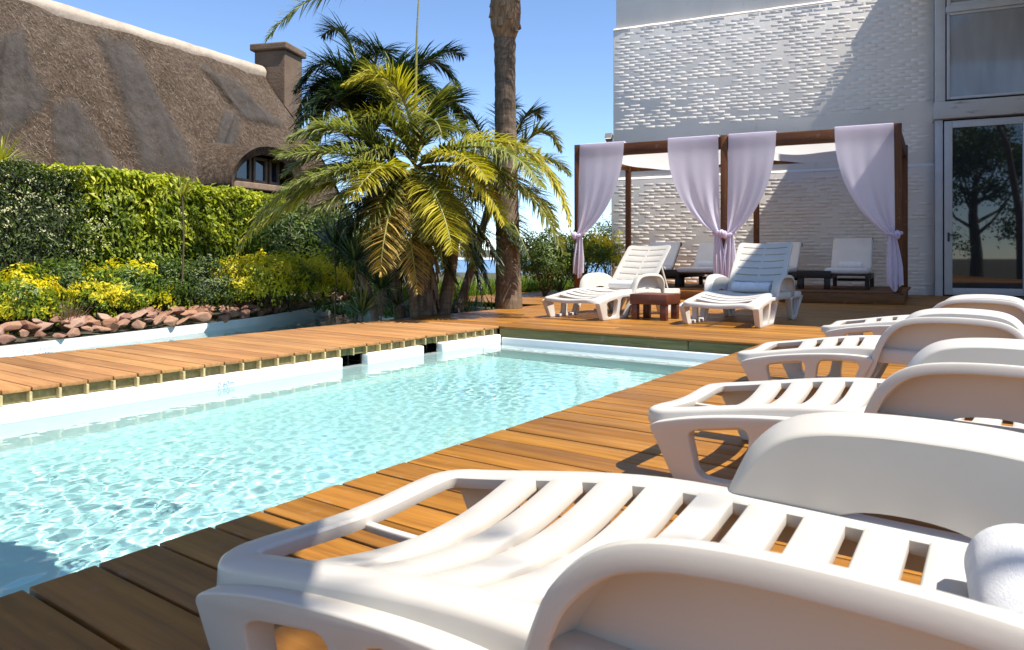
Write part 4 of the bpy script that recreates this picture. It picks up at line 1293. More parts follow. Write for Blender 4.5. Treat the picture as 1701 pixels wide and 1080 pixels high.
def frond(parent, A, B, C, ll, kind, seed, n=44, droop=.55, width=.022, plume=.25, t0=.10, origin=Vector((0, 0, 0))):
    """A base, B control, C tip (world); ll longest leaflet"""
    n = int(n * 2.5); ll *= 1.34; width *= .92
    r = random.Random(seed); V = []; F = []; var = []
    A, B, C = [Vector(p) - origin for p in (A, B, C)]
    for i in range(n):
        t = t0 + (1 - t0) * (i + r.uniform(-.3, .3)) / (n - 1); t = max(0, min(1, t))
        p = bez(A, B, C, t); tan = (bez(A, B, C, min(1, t + .02)) - bez(A, B, C, max(0, t - .02))).normalized()
        side = tan.cross(Vector((0, 0, 1)))
        if side.length < .15: side = tan.cross(RGT)
        side.normalize(); upv = side.cross(tan).normalized()
        prof = (math.sin(math.pi * min(1, (t * .92 + .06))) ** .55) * (1 - .35 * t)
        for s_ in (-1, 1):
            l = ll * prof * r.uniform(.8, 1.12)
            d = (side * s_ * r.uniform(.75, 1.0) + tan * r.uniform(.45, .75) + upv * r.uniform(-plume, plume * 1.6)).normalized()
            q = p.copy(); b0 = len(V); seg = 4
            wv = d.cross(Vector((0, 0, 1)));
            if wv.length < .1: wv = tan
            wv.normalize(); wv = (wv + Vector((r.uniform(-.4, .4), r.uniform(-.4, .4), r.uniform(-.3, .6)))).normalized()
            dr = droop * r.uniform(.6, 1.4)
            tv = min(1, max(0, r.gauss(.45, .16)))
            for j in range(seg + 1):
                tt = j / seg; ww = width * (.55 + .45 * min(1, tt * 3)) * (1 - tt ** 1.8) if j < seg else .0008
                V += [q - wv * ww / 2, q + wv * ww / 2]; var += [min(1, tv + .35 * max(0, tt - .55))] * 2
                q = q + d * (l / seg); d = (d + Vector((0, 0, -dr / seg * (.4 + 1.4 * tt)))).normalized()
            for j in range(seg): F.append((b0 + 2 * j, b0 + 2 * j + 1, b0 + 2 * j + 3, b0 + 2 * j + 2))
    o = link('frond', fast_mesh('frond', [tuple(v_) for v_ in V], F, FM[kind], var), parent)
    mb = MB(); ts = np.linspace(0, 1, 12); mb.tube([bez(A, B, C, t) for t in ts], [.020 * (1 - .85 * t) + .003 for t in ts], 6)
    mb.build('rib', M['rachis'], o, smooth='all')
    return o
m = Mat('palm_bark'); v = m.coords('Object', (1, 1, 1))
f1 = m.noise(m.coords('Object', (5, 5, 26)), 1.2, 5, .6); f2 = m.noise(m.coords('Object', (18, 18, 2.5)), 1.5, 6, .65)
c = m.mix(m.ramp(f2, [(.3, (.10, .070, .045)), (.7, (.25, .185, .125))]), m.ramp(f1, [(.35, (.55, .5, .47)), (.6, (1.1, 1.05, 1))]), .8, 'MULTIPLY')
m.color(c); m.set(Roughness=.9); m.bump(f2, .6, .03); M['bark'] = m.m
m = Mat('palm_fibre'); f2 = m.noise(m.coords('Object', (16, 16, 3)), 1.5, 6, .65)
m.color(m.ramp(f2, [(.3, (.10, .05, .025)), (.55, (.30, .18, .09)), (.75, (.42, .29, .17))])); m.set(Roughness=.85); m.bump(f2, .5, .03); M['fibre'] = m.m
def trunk(parent, path, rad, seed, rings=True, mat=None, name='trunk'):
    mb = MB(); r = random.Random(seed); n = 70 if rings else 24; P = []; Rr = []
    path = [Vector(p) for p in path]
    for i in range(n):
        t = i / (n - 1); k_ = t * (len(path) - 1); a_ = min(len(path) - 2, int(k_)); p = path[a_].lerp(path[a_ + 1], k_ - a_)
        rr = ipol(t, [(j / (len(rad) - 1), x) for j, x in enumerate(rad)])
        if rings: rr *= 1 + .035 * (((i * .5) % 2) - .5) + r.uniform(-.012, .012)
        P.append(p); Rr.append(rr)
    mb.tube(P, Rr, 16); return mb.build(name, mat or M['bark'], parent, smooth=60)
def boots(parent, c, r0, z0, z1, n, seed, L=.16, mat=None):
    """old leaf bases standing off the trunk"""
    r = random.Random(seed)
    mb = MB(); mb.sweep([[(a * k_, b * .5, z) for a, b in rounded_profile(.07, .05, .012, n=2)] for k_, z in ((1.0, 0), (.8, L * .5), (.35, L))])
    me = mb.mesh('leaf_base', mat or M['fibre'], smooth=50, recalc=True)
    for i in range(n):
        a = i * 2.4 + r.uniform(-.2, .2); z = lerp(z0, z1, i / n)
        o = link('leaf_base', me, parent, (c[0] + math.cos(a) * r0 * .92, c[1] + math.sin(a) * r0 * .92, z), (0, 0, 0))
        o.rotation_euler = Matrix.Rotation(a + math.pi / 2, 4, 'Z').to_euler(); o.rotation_euler.x = -r.uniform(.12, .45)
        o.scale = (r.uniform(.8, 1.3),) * 3
# tall palm
tb_ = pix(843, 512, 9.83); tb = Vector((tb_.x, tb_.y, -.05))
tp = empty('palm_tree', tb); tag(tp, 'tall palm with a thick straight grey brown trunk growing through the deck', 'palm tree')
trunk(tp, [(.02, 0, 0), (.0, 0, 1.3), (-.05, .02, 2.6), (-.06, .02, 3.75)], [.190, .165, .158, .152, .146, .140, .150], 3)
trunk(tp, [(-.06, .02, 3.72), (-.05, .02, 3.95), (-.05, .02, 4.25), (-.05, .02, 4.9)], [.145, .20, .215, .20, .16], 4, False, M['fibre'], 'crown_shaft')
boots(tp, (-.05, .02), .215, 3.78, 4.6, 26, 8, .34)
cr = tb + Vector((-.05, .02, 4.75))
fr = [(443, 66, 9.3, 520, -60), (300, -160, 9.8, 540, -300), (560, -330, 8.6, 700, -330), (1080, -330, 9.6, 930, -420), (1180, -120, 10.6, 1000, -330), (700, -420, 11.5, 780, -400), (980, -200, 8.2, 930, -350), (1150, -90, 9.0, 1010, -330), (1210, -190, 9.6, 1050, -420), (1090, -170, 8.4, 980, -380), (1160, -200, 10.8, 1000, -420), (1060, -60, 10.4, 970, -300), (960, -130, 9.2, 900, -330)]
for i, (u_, v_, Z_, cu_, cv_) in enumerate(fr):
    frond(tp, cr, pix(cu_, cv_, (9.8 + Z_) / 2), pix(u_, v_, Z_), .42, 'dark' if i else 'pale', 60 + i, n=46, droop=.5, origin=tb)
# clump of pindo palms
pb_ = pix(700, 522, 8.75); pb = Vector((pb_.x, pb_.y, -.05))
cl = empty('palm_clump', pb); tag(cl, 'wide clump of feathery palms with yellow green arching fronds beside the tall trunk', 'palm tree')
def stemto(u0, v0, u1, v1, Z0, Z1, r0, r1, sd_, mat=None):
    a = pix(u0, v0, Z0) - pb; b = pix(u1, v1, Z1) - pb; a.z = 0
    trunk(cl, [a, a.lerp(b, .5) + Vector((.02, .01, .02)), b], [r0, (r0 + r1) / 2, r1], sd_, True, mat)
stemto(708, 525, 690, 300, 8.75, 8.75, .13, .10, 11)
stemto(735, 520, 760, 360, 8.95, 9.1, .09, .05, 12)
stemto(665, 522, 640, 380, 8.6, 8.7, .075, .05, 13)
stemto(690, 528, 668, 420, 8.45, 8.4, .055, .04, 14)
stemto(640, 515, 612, 250, 9.3, 9.6, .10, .08, 15)
stemto(760, 505, 815, 330, 9.6, 10.2, .06, .045, 16)
stemto(625, 526, 598, 455, 8.3, 8.3, .045, .035, 17)
a = pix(708, 525, 8.75) - pb
boots(cl, (a.x, a.y), .15, .05, .75, 30, 9, .20, M['bark'])
FR = [  # base(u,v,Z) ctrl(u,v,Z) tip(u,v,Z) leaflet kind n droop
 ((668, 292, 8.4), (672, 330, 7.9), (694, 486, 7.8), .40, 'dry', 46, .55),
 ((660, 285, 8.5), (500, 225, 8.2), (392, 424, 8.0), .40, 'yel', 50, 1.1),
 ((700, 262, 8.6), (900, 170, 8.4), (946, 372, 8.3), .44, 'yel', 56, 1.0),
 ((705, 270, 8.6), (870, 240, 8.2), (935, 420, 8.0), .40, 'green', 46, 1.1),
 ((690, 250, 8.6), (672, 80, 8.3), (572, 140, 8.1), .40, 'yel', 46, .9),
 ((690, 250, 8.6), (620, 150, 8.5), (540, 215, 8.2), .36, 'yel', 40, .9),
 ((675, 280, 8.5), (590, 190, 8.2), (470, 290, 8.0), .42, 'pale', 48, .6),
 ((672, 290, 8.4), (590, 240, 7.9), (478, 330, 7.7), .40, 'pale', 46, .5),
 ((680, 275, 8.5), (560, 230, 8.7), (455, 255, 8.8), .38, 'green', 44, .6),
 ((690, 270, 8.6), (700, 150, 8.9), (755, 150, 9.1), .40, 'green', 42, .7),
 ((692, 265, 8.6), (650, 130, 8.8), (610, 105, 9.0), .42, 'green', 42, .6),
 ((700, 270, 8.6), (790, 215, 8.2), (850, 330, 7.8), .36, 'green', 40, .9),
 ((690, 285, 8.4), (740, 280, 7.9), (770, 400, 7.7), .36, 'pale', 40, .8),
 ((680, 290, 8.4), (640, 300, 7.8), (600, 400, 7.7), .36, 'green', 40, .8),
 ((690, 285, 8.5), (720, 300, 8.0), (735, 440, 7.9), .34, 'green', 36, .8),
 ((700, 280, 8.8), (800, 290, 9.0), (850, 400, 9.0), .36, 'dark', 36, .9),
 ((690, 262, 8.6), (730, 180, 8.8), (800, 235, 9.0), .36, 'green', 36, .8),
 ((690, 255, 8.6), (690, 60, 8.6), (697, -20, 8.6), .03, 'dry', 5, .1),
 ((690, 275, 8.5), (650, 210, 8.0), (570, 285, 7.7), .38, 'green', 42, .7),
 ((680, 300, 8.5), (620, 330, 8.1), (560, 345, 8.0), .34, 'dark', 36, .9),
 ((672, 280, 8.4), (560, 180, 8.0), (480, 230, 7.8), .40, 'pale', 46, .6),
 ((668, 296, 8.3), (600, 260, 7.6), (520, 300, 7.4), .40, 'pale', 46, .5),
 ((668, 296, 8.3), (640, 240, 7.5), (585, 330, 7.2), .36, 'yel', 44, .8),
 ((690, 280, 8.4), (760, 220, 7.8), (810, 300, 7.5), .38, 'yel', 44, .9),
 ((700, 265, 8.5), (840, 205, 8.0), (900, 310, 7.7), .42, 'pale', 46, .9),
 ((690, 262, 8.5), (640, 180, 8.2), (600, 200, 8.0), .40, 'green', 44, .8),
 ((690, 258, 8.5), (720, 160, 8.2), (735, 230, 8.0), .38, 'green', 42, .9),
 ((690, 290, 8.4), (715, 330, 7.8), (720, 400, 7.7), .36, 'pale', 38, .7),
 ((672, 300, 8.4), (640, 340, 7.9), (640, 430, 7.8), .36, 'green', 38, .8),
 ((672, 300, 8.4), (590, 330, 8.2), (560, 440, 8.2), .36, 'dark', 38, .8),
 ((690, 300, 8.6), (760, 330, 8.4), (800, 450, 8.4), .36, 'dark', 38, .9),
 ((690, 300, 8.7), (700, 360, 8.8), (760, 470, 8.8), .34, 'dark', 36, .8),
 ((680, 300, 8.7), (640, 380, 8.9), (600, 470, 8.9), .36, 'dark', 36, .8),
 ((700, 300, 8.8), (770, 250, 9.3), (810, 330, 9.4), .38, 'dark', 38, .8),
 ((690, 270, 8.7), (560, 150, 9.0), (510, 250, 9.0), .42, 'green', 44, .8),
 ((690, 262, 8.7), (640, 100, 9.0), (560, 170, 9.1), .42, 'dark', 44, .8),
 ((690, 262, 8.7), (740, 110, 9.0), (775, 200, 9.1), .42, 'dark', 44, .8),
 ((668, 288, 8.4), (570, 235, 7.9), (462, 262, 7.6), .42, 'pale', 48, .45),
 ((668, 292, 8.4), (580, 265, 7.7), (472, 312, 7.5), .42, 'pale', 48, .45),
 ((668, 298, 8.3), (590, 300, 7.6), (505, 362, 7.5), .38, 'pale', 44, .6),
 ((672, 284, 8.5), (585, 190, 8.2), (500, 222, 8.0), .42, 'pale', 48, .55),
 ((668, 296, 8.3), (540, 270, 7.8), (430, 380, 7.8), .38, 'yel', 48, 1.0),
 ((685, 290, 8.3), (730, 300, 7.6), (752, 420, 7.4), .38, 'yel', 44, .8),
 ((678, 294, 8.3), (640, 330, 7.6), (632, 455, 7.5), .36, 'dry', 42, .7),
 ((695, 280, 8.4), (790, 260, 7.9), (838, 372, 7.7), .38, 'yel', 44, 1.0),
 ((700, 300, 8.9), (790, 330, 9.3), (832, 455, 9.4), .40, 'dark', 40, .9),
 ((700, 300, 8.9), (770, 350, 9.2), (800, 490, 9.2), .40, 'dark', 40, .9),
 ((700, 300, 8.9), (810, 300, 9.5), (862, 420, 9.6), .40, 'green', 40, .9),
 ((700, 290, 8.9), (640, 280, 9.3), (560, 330, 9.4), .42, 'dark', 42, .9),
 ((690, 300, 8.8), (600, 330, 9.3), (540, 400, 9.4), .40, 'dark', 40, .9),
 # dark plumose palm behind, upper left
 ((612, 230, 9.5), (560, 30, 9.4), (490, 150, 9.3), .46, 'dark', 50, .8),
 ((612, 230, 9.5), (590, 0, 9.6), (535, 60, 9.7), .44, 'dark', 50, .7),
 ((612, 230, 9.5), (620, 20, 9.3), (650, 110, 9.2), .42, 'dark', 46, .8),
 ((612, 230, 9.5), (540, 90, 9.2), (485, 235, 9.0), .44, 'dark', 48, .8),
 ((612, 235, 9.5), (560, 130, 9.6), (500, 205, 9.8), .42, 'dark', 42, .8),
 ((612, 230, 9.5), (640, 60, 9.8), (590, 70, 10.0), .40, 'dark', 42, .6),
 ((612, 230, 9.5), (700, 20, 9.7), (765, 150, 9.7), .44, 'dark', 50, .8),
 ((612, 230, 9.5), (690, 60, 9.3), (745, 205, 9.2), .40, 'dark', 44, .8),
 ((612, 230, 9.5), (720, 50, 10.0), (770, 95, 10.2), .40, 'dark', 44, .7),
 # dark palm behind the tall trunk
 ((815, 330, 10.3), (800, 160, 10.4), (765, 205, 10.5), .40, 'dark', 40, .7),
 ((815, 330, 10.3), (830, 140, 10.5), (850, 190, 10.6), .38, 'dark', 40, .5),
 ((815, 330, 10.3), (900, 160, 10.3), (930, 250, 10.2), .42, 'green', 44, .6),
 ((815, 330, 10.3), (890, 220, 10.0), (945, 290, 9.8), .42, 'green', 44, .6),
 ((815, 330, 10.3), (870, 150, 10.7), (900, 195, 10.8), .40, 'dark', 42, .5),
 ((815, 330, 10.3), (880, 280, 9.9), (925, 375, 9.7), .40, 'green', 42, .8),
 ((815, 330, 10.3), (760, 240, 10.0), (720, 320, 9.8), .40, 'dark', 40, .8),
 ((815, 335, 10.3), (770, 290, 9.8), (745, 400, 9.6), .38, 'dark', 38, .8),
 ((815, 335, 10.3), (840, 330, 9.7), (880, 430, 9.5), .36, 'dark', 38, .8),
]
_r = random.Random(404)
for i in range(15):
    a_ = R(200 - 220 * (i + _r.uniform(-.4, .4)) / 14); rad_ = _r.uniform(.75, 1.08)
    tu, tv = 622 + 140 * rad_ * math.cos(a_), 165 - 75 * rad_ * math.sin(a_) + 30
    FR.append(((612, 235, 9.5), (lerp(612, tu, .55), min(tv, 150) - _r.uniform(60, 110), 9.5 + _r.uniform(-.3, .5)), (tu, tv + _r.uniform(0, 40), 9.5 + _r.uniform(-.5, .7)), .46, 'dark', 46, 1.1))
for i in range(16):
    ut = 610 + 205 * (i + _r.uniform(-.3, .3)) / 15; vt = _r.uniform(425, 505) - abs(ut - 690) * .12; zt = _r.uniform(7.9, 9.3)
    um = lerp(690, ut, .62) + _r.uniform(-20, 20)
    FR.append(((_r.uniform(675, 705), _r.uniform(280, 320), 8.6), (um, _r.uniform(270, 340), lerp(8.6, zt, .6)), (ut, vt, zt), _r.uniform(.30, .38), _r.choice(('green', 'dark', 'pale', 'green', 'dry', 'dark')), 38, .8))
for i, (a, b, c_, ll, kd, n, dr) in enumerate(FR):
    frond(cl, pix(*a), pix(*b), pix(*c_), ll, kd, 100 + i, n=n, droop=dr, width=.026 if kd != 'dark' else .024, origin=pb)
# yuccas at the foot of the palms
def yucca(u_, v_, Z_, n, L, label, seed, stem, spread=1.75, W=.034):
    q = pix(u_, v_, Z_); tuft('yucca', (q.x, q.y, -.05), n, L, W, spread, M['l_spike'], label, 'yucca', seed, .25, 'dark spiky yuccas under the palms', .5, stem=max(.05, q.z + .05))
yucca(590, 432, 7.9, 90, .50, 'dark spiky yucca left of the drooping dry palm frond', 1, .5)
yucca(556, 410, 8.6, 70, .52, 'dark yucca behind the left yellow frond of the palm clump', 2, .5)
yucca(632, 478, 7.85, 70, .40, 'dark yucca below the drooping dry palm frond', 3, .3)
yucca(600, 520, 7.7, 60, .36, 'low dark yucca leaning over the end of the back pool', 4, .1, 1.5)
yucca(660, 505, 8.2, 40, .34, 'small dark yucca against the palm trunks by the walkway', 5, .1)
yucca(775, 400, 9.6, 55, .48, 'dark yucca between the palm clump and the tall trunk', 6, .5)
for i, ((u_, Z_), rad, cz, n) in enumerate((((468, 12.0), (.9, .8, .85), .80, 7000), ((560, 12.6), (1.0, .9, .8), .75, 7000), ((650, 12.8), (.8, .8, .6), .55, 5000))):
    b_ = base(u_, 0, Z_); shrub('garden_shrub', (b_[0], b_[1], cz), rad, n, M['l_bush'], ('tall green bush at the right end of the hedge below the dormer', 'broad green bush behind the left fronds of the palm clump', 'green bush behind the palm clump trunks')[i], .075, .034, 90 + i, gsel, group='bushes behind the palms', lump=.35)
# strap-leaved ground cover beyond the deck
r = random.Random(31); V = []; F = []; var = []
k = 0
while k < 420:
    y = r.uniform(8.9, 15.4); x = -8.15 - abs(r.gauss(0, .8)) - .05
    if r.random() < .25: x = -8.2 - r.uniform(0, .3)
    k += 1
    v_, f_ = blades(13, .42, .026, 1.2, r, 1.0, .9); b0 = len(V)
    V += [(p.x + x, p.y + y, p.z - .06) for p in v_]; F += [tuple(i + b0 for i in q) for q in f_]
    var += list(np.repeat([min(1, max(0, r.gauss(.5, .22))) for _ in range(13)], 10))
for _ in range(90):
    y = r.uniform(6.2, 8.8); x = r.uniform(-8.0, -5.9); v_, f_ = blades(10, .3, .022, 1.3, r, 1.0, .9); b0 = len(V)
    V += [(p.x + x, p.y + y, p.z - .06) for p in v_]; F += [tuple(i + b0 for i in q) for q in f_]; var += list(np.repeat([min(1, max(0, r.gauss(.3, .2))) for _ in range(10)], 10))
gc = link('ground_cover', fast_mesh('ground_cover', V, F, M['l_agap'], var)); tag(gc, 'bright green strap leaved plants in a band along the deck edge', 'ground cover', kind='stuff')
# shrubs beyond the deck
shr2 = [((905, 12.9), (.55, .55, .62), .55, 5200, M['l_bush'], gsel, 'dark green bush beyond the deck right of the tall palm'),
        ((975, 14.9), (.75, .7, .62), .72, 6500, M['l_yel'], ysel(.05), 'yellow green shrub behind the left pergola curtain'),
        ((1015, 16.6), (.6, .6, .75), .70, 4200, M['l_bush'], gsel, 'dark green shrub against the corner of the white building'),
        ((930, 14.4), (.55, .5, .45), .45, 4200, M['l_bush'], gsel, 'green bush between the dark bush and the yellow shrub')]
for i, ((u_, Z_), rad, cz, n, mt, vf, lab) in enumerate(shr2):
    b_ = base(u_, 0, Z_); shrub('garden_shrub', (b_[0], b_[1], cz), rad, n, mt, lab, .06, .028, 70 + i, vf, group='shrubs beyond the deck', lump=.4)

# ================================================================ THATCHED HOUSE
RD = Vector((-.144, .99, 0)).normalized(); RE = Vector((.99, .144, 0)).normalized()
HR = pix(430, 112, 20.1); HZ = HR.z                      # right end of the ridge
hs = empty('thatched_house', (HR.x, HR.y, -.06)); tag(hs, 'large thatched house with pale ridge cap, dormer window and roof netting', 'house')
ho = Vector((HR.x, HR.y, -.06))
def roofp(s, w, lift=0.0):
    """s metres along the ridge to the left (towards the camera side), w 0 ridge .. 1 eave"""
    hip_r = 2.6 * w ** 1.1 if s < 0.01 else 0
    z = lerp(HZ, -.2, w) + .35 * math.sin(math.pi * w) - .5 * max(0, (s - 6.3) / 4) ** 2
    out = 4.4 * w
    p = HR + RD * (-s) + RE * out; p.z = z
    nrm = (RE * 5.0 + Vector((0, 0, 3.6))).normalized()
    bmp = .10 * noise.noise((s * .5, w * 3, 2)) + .05 * noise.noise((s * 1.6, w * 7, 5))
    # eyebrow over the dormer
    ds = 9; dw = 0
    bmp += .75 * math.exp(-ds * ds * 1.1) * math.exp(-max(0, dw) ** 2 * .2 - min(0, dw) ** 2 * 1.0)
    return p + nrm * (bmp + lift) - ho
m = Mat('thatch'); v = m.coords('Object')
f1 = m.noise(v, 2.2, 9, .75); f2 = m.noise(m.coords('Object', (14, 14, 5)), 1.3, 8, .75); f3 = m.noise(v, .5, 4)
c = m.ramp(f2, [(.28, (.070, .052, .039)), (.5, (.175, .135, .102)), (.72, (.30, .24, .187))])
c = m.mix(c, m.ramp(f1, [(.35, (.66, .62, .58)), (.65, (1.12, 1.1, 1.08))]), .85, 'MULTIPLY')
c = m.mix(c, m.ramp(f3, [(.35, (.75, .68, .62)), (.65, (1.1, 1.08, 1.06))]), .7, 'MULTIPLY')
f4 = m.noise(v, 9, 6, .7, .6)
c = m.mix(c, m.ramp(f4, [(.36, (.55, .5, .46)), (.6, (1.15, 1.12, 1.1))]), .7, 'MULTIPLY')
m.color(c); m.set(Roughness=.95, Specular_IOR_Level=.1); m.bump(m.math('ADD', f2, f4), 1.0, .12); M['thatch'] = m.m
mb = MB()
S_END = 13.0
mb.grid(lambda u, w: roofp(lerp(0, S_END, u), w), 120, 46)
roof = mb.build('roof', M['thatch'], hs, smooth='all')
# hipped right end and back slope
mb = MB()
def hip(u, w):
    a = roofp(0, w); b = HR + RE * (-3.4 * w) - ho; b.z = lerp(HZ, -.2, w) + .06
    e = a.lerp(b, u); e += RD * (1.0 * w * math.sin(math.pi * min(1, u + .04) * .5 + .0) ** .6)
    return e
mb.grid(hip, 12, 14); mb.build('roof', M['thatch'], hs, smooth='all')
mb = MB(); mb.grid(lambda u, w: (lambda p: (p.x, p.y, p.z))(HR + RD * (-lerp(0, S_END, u)) + RE * (-3.4 * w) - ho + Vector((0, 0, lerp(0, -.2 - HZ, w)))), 12, 6); mb.build('roof', M['thatch'], hs)
# loose straw
r = random.Random(77); V = []; F = []; var = []
for i in range(14000):
    s_ = r.uniform(0, 11.5); w_ = r.uniform(.02, .98); p = roofp(s_, w_, .015)
    d = (RE * 3.6 + Vector((0, 0, -5))).normalized() + RD * r.gauss(0, .55) + Vector((r.gauss(0, .15), r.gauss(0, .15), r.gauss(0, .15))); d.normalize()
    l = r.uniform(.04, .13); sd_ = d.cross((RE * 5 + Vector((0, 0, 3.6))).normalized()).normalized() * r.uniform(.003, .006)
    e = p + d * l + (RE * .8 + Vector((0, 0, .5))) * r.uniform(.0, .025); b0 = len(V)
    V += [p - sd_, p + sd_, e + sd_ * .4, e - sd_ * .4]; F.append((b0, b0 + 1, b0 + 2, b0 + 3)); var += [r.random()] * 4
M['straw'] = leaf_mat('straw', [(0, (.10, .075, .055)), (.5, (.18, .138, .102)), (1, (.29, .23, .175))], .1, .9, .1)
link('straw', fast_mesh('straw', [tuple(x) for x in V], F, M['straw'], var), hs)['kind'] = 'stuff'
# ridge cap
m = Mat('ridge_cement'); v = m.coords('Object'); m.color(m.ramp(m.noise(v, 1.6, 7, .7), [(.3, (.25, .19, .14)), (.5, (.40, .32, .245)), (.7, (.47, .38, .30))])); m.set(Roughness=.85); m.bump(m.noise(v, 12, 6), .4, .03); M['ridge'] = m.m
mb = MB(); rings = []
for s_ in np.linspace(-.05, S_END, 60):
    p = HR + RD * (-s_) - ho; p.z = HZ - ho.z * 0 + .0 - .5 * max(0, (s_ - 6.3) / 4) ** 2 - ho.z
    wv = 1 + .12 * noise.noise((s_ * 1.3, 0, 0))
    rings.append([p + RE * (x * wv) + Vector((0, 0, z + .02 * noise.noise((s_ * 3, x, 1)))) for x, z in ((.24, -.19), (.235, -.12), (.17, -.02), (.08, .04), (-.07, .05), (-.2, -.02), (-.28, -.2), (-.25, -.4), (.19, -.34))])
mb.sweep(rings); mb.build('ridge_cap', M['ridge'], hs, recalc=True, smooth=50)
# chimney
m = Mat('chimney_render'); v = m.coords('Object'); m.color(m.ramp(m.noise(v, 1.5, 6, .65), [(.3, (.105, .066, .040)), (.7, (.175, .115, .072))])); m.set(Roughness=.9); m.bump(m.noise(v, 18, 5), .4, .03); M['chim'] = m.m
ch = MB(); c0 = pix(463, 150, 20.6) - ho
ch.box((c0.x, c0.y, c0.z - 1.2), (.95, .95, 4.4), Matrix.Rotation(R(22), 3, 'Z'))
cho = ch.build('chimney', M['chim'], hs, bevel=.03)
ch = MB(); ch.box((c0.x, c0.y, c0.z + 1.10), (1.14, 1.14, .20), Matrix.Rotation(R(22), 3, 'Z')); ch.build('chimney_cap', M['chim'], cho, bevel=.04)
# walls under the eave
mb = MB(); a_ = HR + RE * 2.9 - ho
rotw = Matrix.Rotation(math.atan2(RD.y, RD.x), 3, 'Z')
mb.box(tuple(HR + RD * (-S_END / 2 + 1) + RE * -.3 - ho + Vector((0, 0, .6 - HR.z))), (S_END - .5, 3.4, 2.6), rotw); mb.build('wall', plain('house_wall', (.20, .15, .11), .9, .2), hs)
# dormer window in the eyebrow
dc = pix(424, 282, 15.75) - ho
fa = math.atan2(RD.y, RD.x)
dw = MB(); dw.box((0, .45, -.08), (1.3, .8, .62)); dwo = dw.build('dormer', plain('dark_recess', (.022, .018, .015), .9), hs, loc=dc, rot=(0, 0, fa - math.pi + math.pi))
hd = MB()
def hood(u, w):
    a_ = lerp(-12, 192, u); a_ = R(a_); k_ = 1 + .06 * noise.noise((u * 5, w * 4, 3)); fl = 1 + .10 * (1 - min(1, w * 5))
    return (-math.cos(a_) * (.98 + .45 * w) * k_ * fl, lerp(-.50, 3.2, w), -.42 + (.80 + .65 * w) * max(-.15, math.sin(a_)) * k_ * fl)
hd.grid(hood, 28, 14)
hd.grid(lambda u, w: (lambda o_, i_: tuple(lerp(o_[k_], i_[k_], w) for k_ in range(3)))(hood(u, 0), (hood(u, 0)[0] * .82, -.36, -.42 + (hood(u, 0)[2] + .42) * .80)), 28, 3)
hd.build('roof', M['thatch'], hs, loc=dc, rot=(0, 0, fa), smooth=50, recalc=True)
wf = MB()
Y0 = -.03
for x0, x1 in ((-.62, -.16), (-.10, .30), (.36, .66)):
    f_ = MB(); 
    for bx in (((x0 + x1) / 2, .24, x1 - x0, .06), ((x0 + x1) / 2, -.26, x1 - x0, .06), (x0 + .03, -.01, .06, .435), (x1 - .03, -.01, .06, .435)):
        f_.box((bx[0], Y0, bx[1]), (bx[2], .06, bx[3]))
    o = f_.build('window', plain('weathered_timber', (.16, .115, .08), .8, .2), hs, loc=dc, rot=(0, 0, fa), bevel=.006)
    g_ = MB(); g_.box(((x0 + x1) / 2, Y0 + .02, -.01), (x1 - x0 - .11, .012, .44)); g_.build('pane', M['glassdark'], o)
sb = MB(); sb.box((0, -.08, -.38), (1.75, .22, .14)); sb.box((.1, -.02, -.56), (1.6, .14, .12)); sb.build('sill', plain('old_beam', (.22, .15, .10), .85, .25), hs, loc=dc, rot=(0, 0, fa), bevel=.02)
# bird netting lying on the thatch
m = Mat('dark_netting'); tr = m.n('ShaderNodeBsdfTransparent'); v = m.coords('Object')
m.color(m.ramp(m.noise(v, 3, 6, .7), [(.3, (.034, .028, .024)), (.7, (.072, .061, .053))])); m.set(Roughness=.9)
x = m.n('ShaderNodeMixShader'); at = m.n('ShaderNodeAttribute', attribute_name='var')
op = m.math('MULTIPLY', at.outputs['Fac'], m.ramp(m.noise(m.coords('Object', (3, 3, 1.2)), 1.4, 6, .65), [(.3, (.30,) * 3), (.7, (.80,) * 3)]))
m.L.new(op, x.inputs[0]); m.L.new(tr.outputs[0], x.inputs[1]); m.L.new(m.p.outputs[0], x.inputs[2]); m.L.new(x.outputs[0], m.out.inputs['Surface'])
M['net'] = m.m
def netting(quad, seed, lift=.05):
    """quad: four (s,w) corners: top-left, top-right, bottom-right, bottom-left"""
    mb = MB()
    def f(u, w):
        a = [lerp(quad[0][i], quad[1][i], u) for i in (0, 1)]; b = [lerp(quad[3][i], quad[2][i], u) for i in (0, 1)]
        s_, ww = lerp(a[0], b[0], w), lerp(a[1], b[1], w)
        cr_ = abs(math.sin(u * 5.1 + w * 2.2 + seed)) ** 3 * .10 + .06 * max(0, noise.noise((u * 4, w * 3, seed))) 
        return roofp(s_, ww, lift + cr_)
    mb.grid(f, 30, 40)
    mb.var = [min(1, 5.0 * min(i / 30, 1 - i / 30) + .12) * min(1, 8 * min(j / 40, 1 - j / 40) + .2) for j in range(41) for i in range(31)]
    mb.build('netting', M['net'], hs, smooth='all')
_rs = [(i * .1, j / 50) for i in range(0, 131) for j in range(0, 51)]
_rp = []
for i_, j_ in _rs:
    q = roofp(i_, j_) + ho; Z = max(.5, q.dot(FWD)); _rp.append((850.5 + 1200 * q.dot(RGT) / Z, 429 + 1200 * (CAM_H - q.z) / Z))
_rp = np.array(_rp)
def on_roof(u_, v_):
    return _rs[int(np.argmin(((_rp - np.array((u_, v_))) ** 2).sum(1)))]
for k_, q4 in enumerate([((150, 56), (212, 72), (335, 300), (225, 300)), ((78, 178), (125, 160), (212, 300), (85, 300)), ((318, 106), (385, 135), (478, 212), (405, 205)), ((366, 182), (398, 190), (385, 300), (338, 300)), ((-10, 60), (30, 48), (92, 180), (-10, 260))]):
    netting([on_roof(*p) for p in q4], k_ * 1.7)
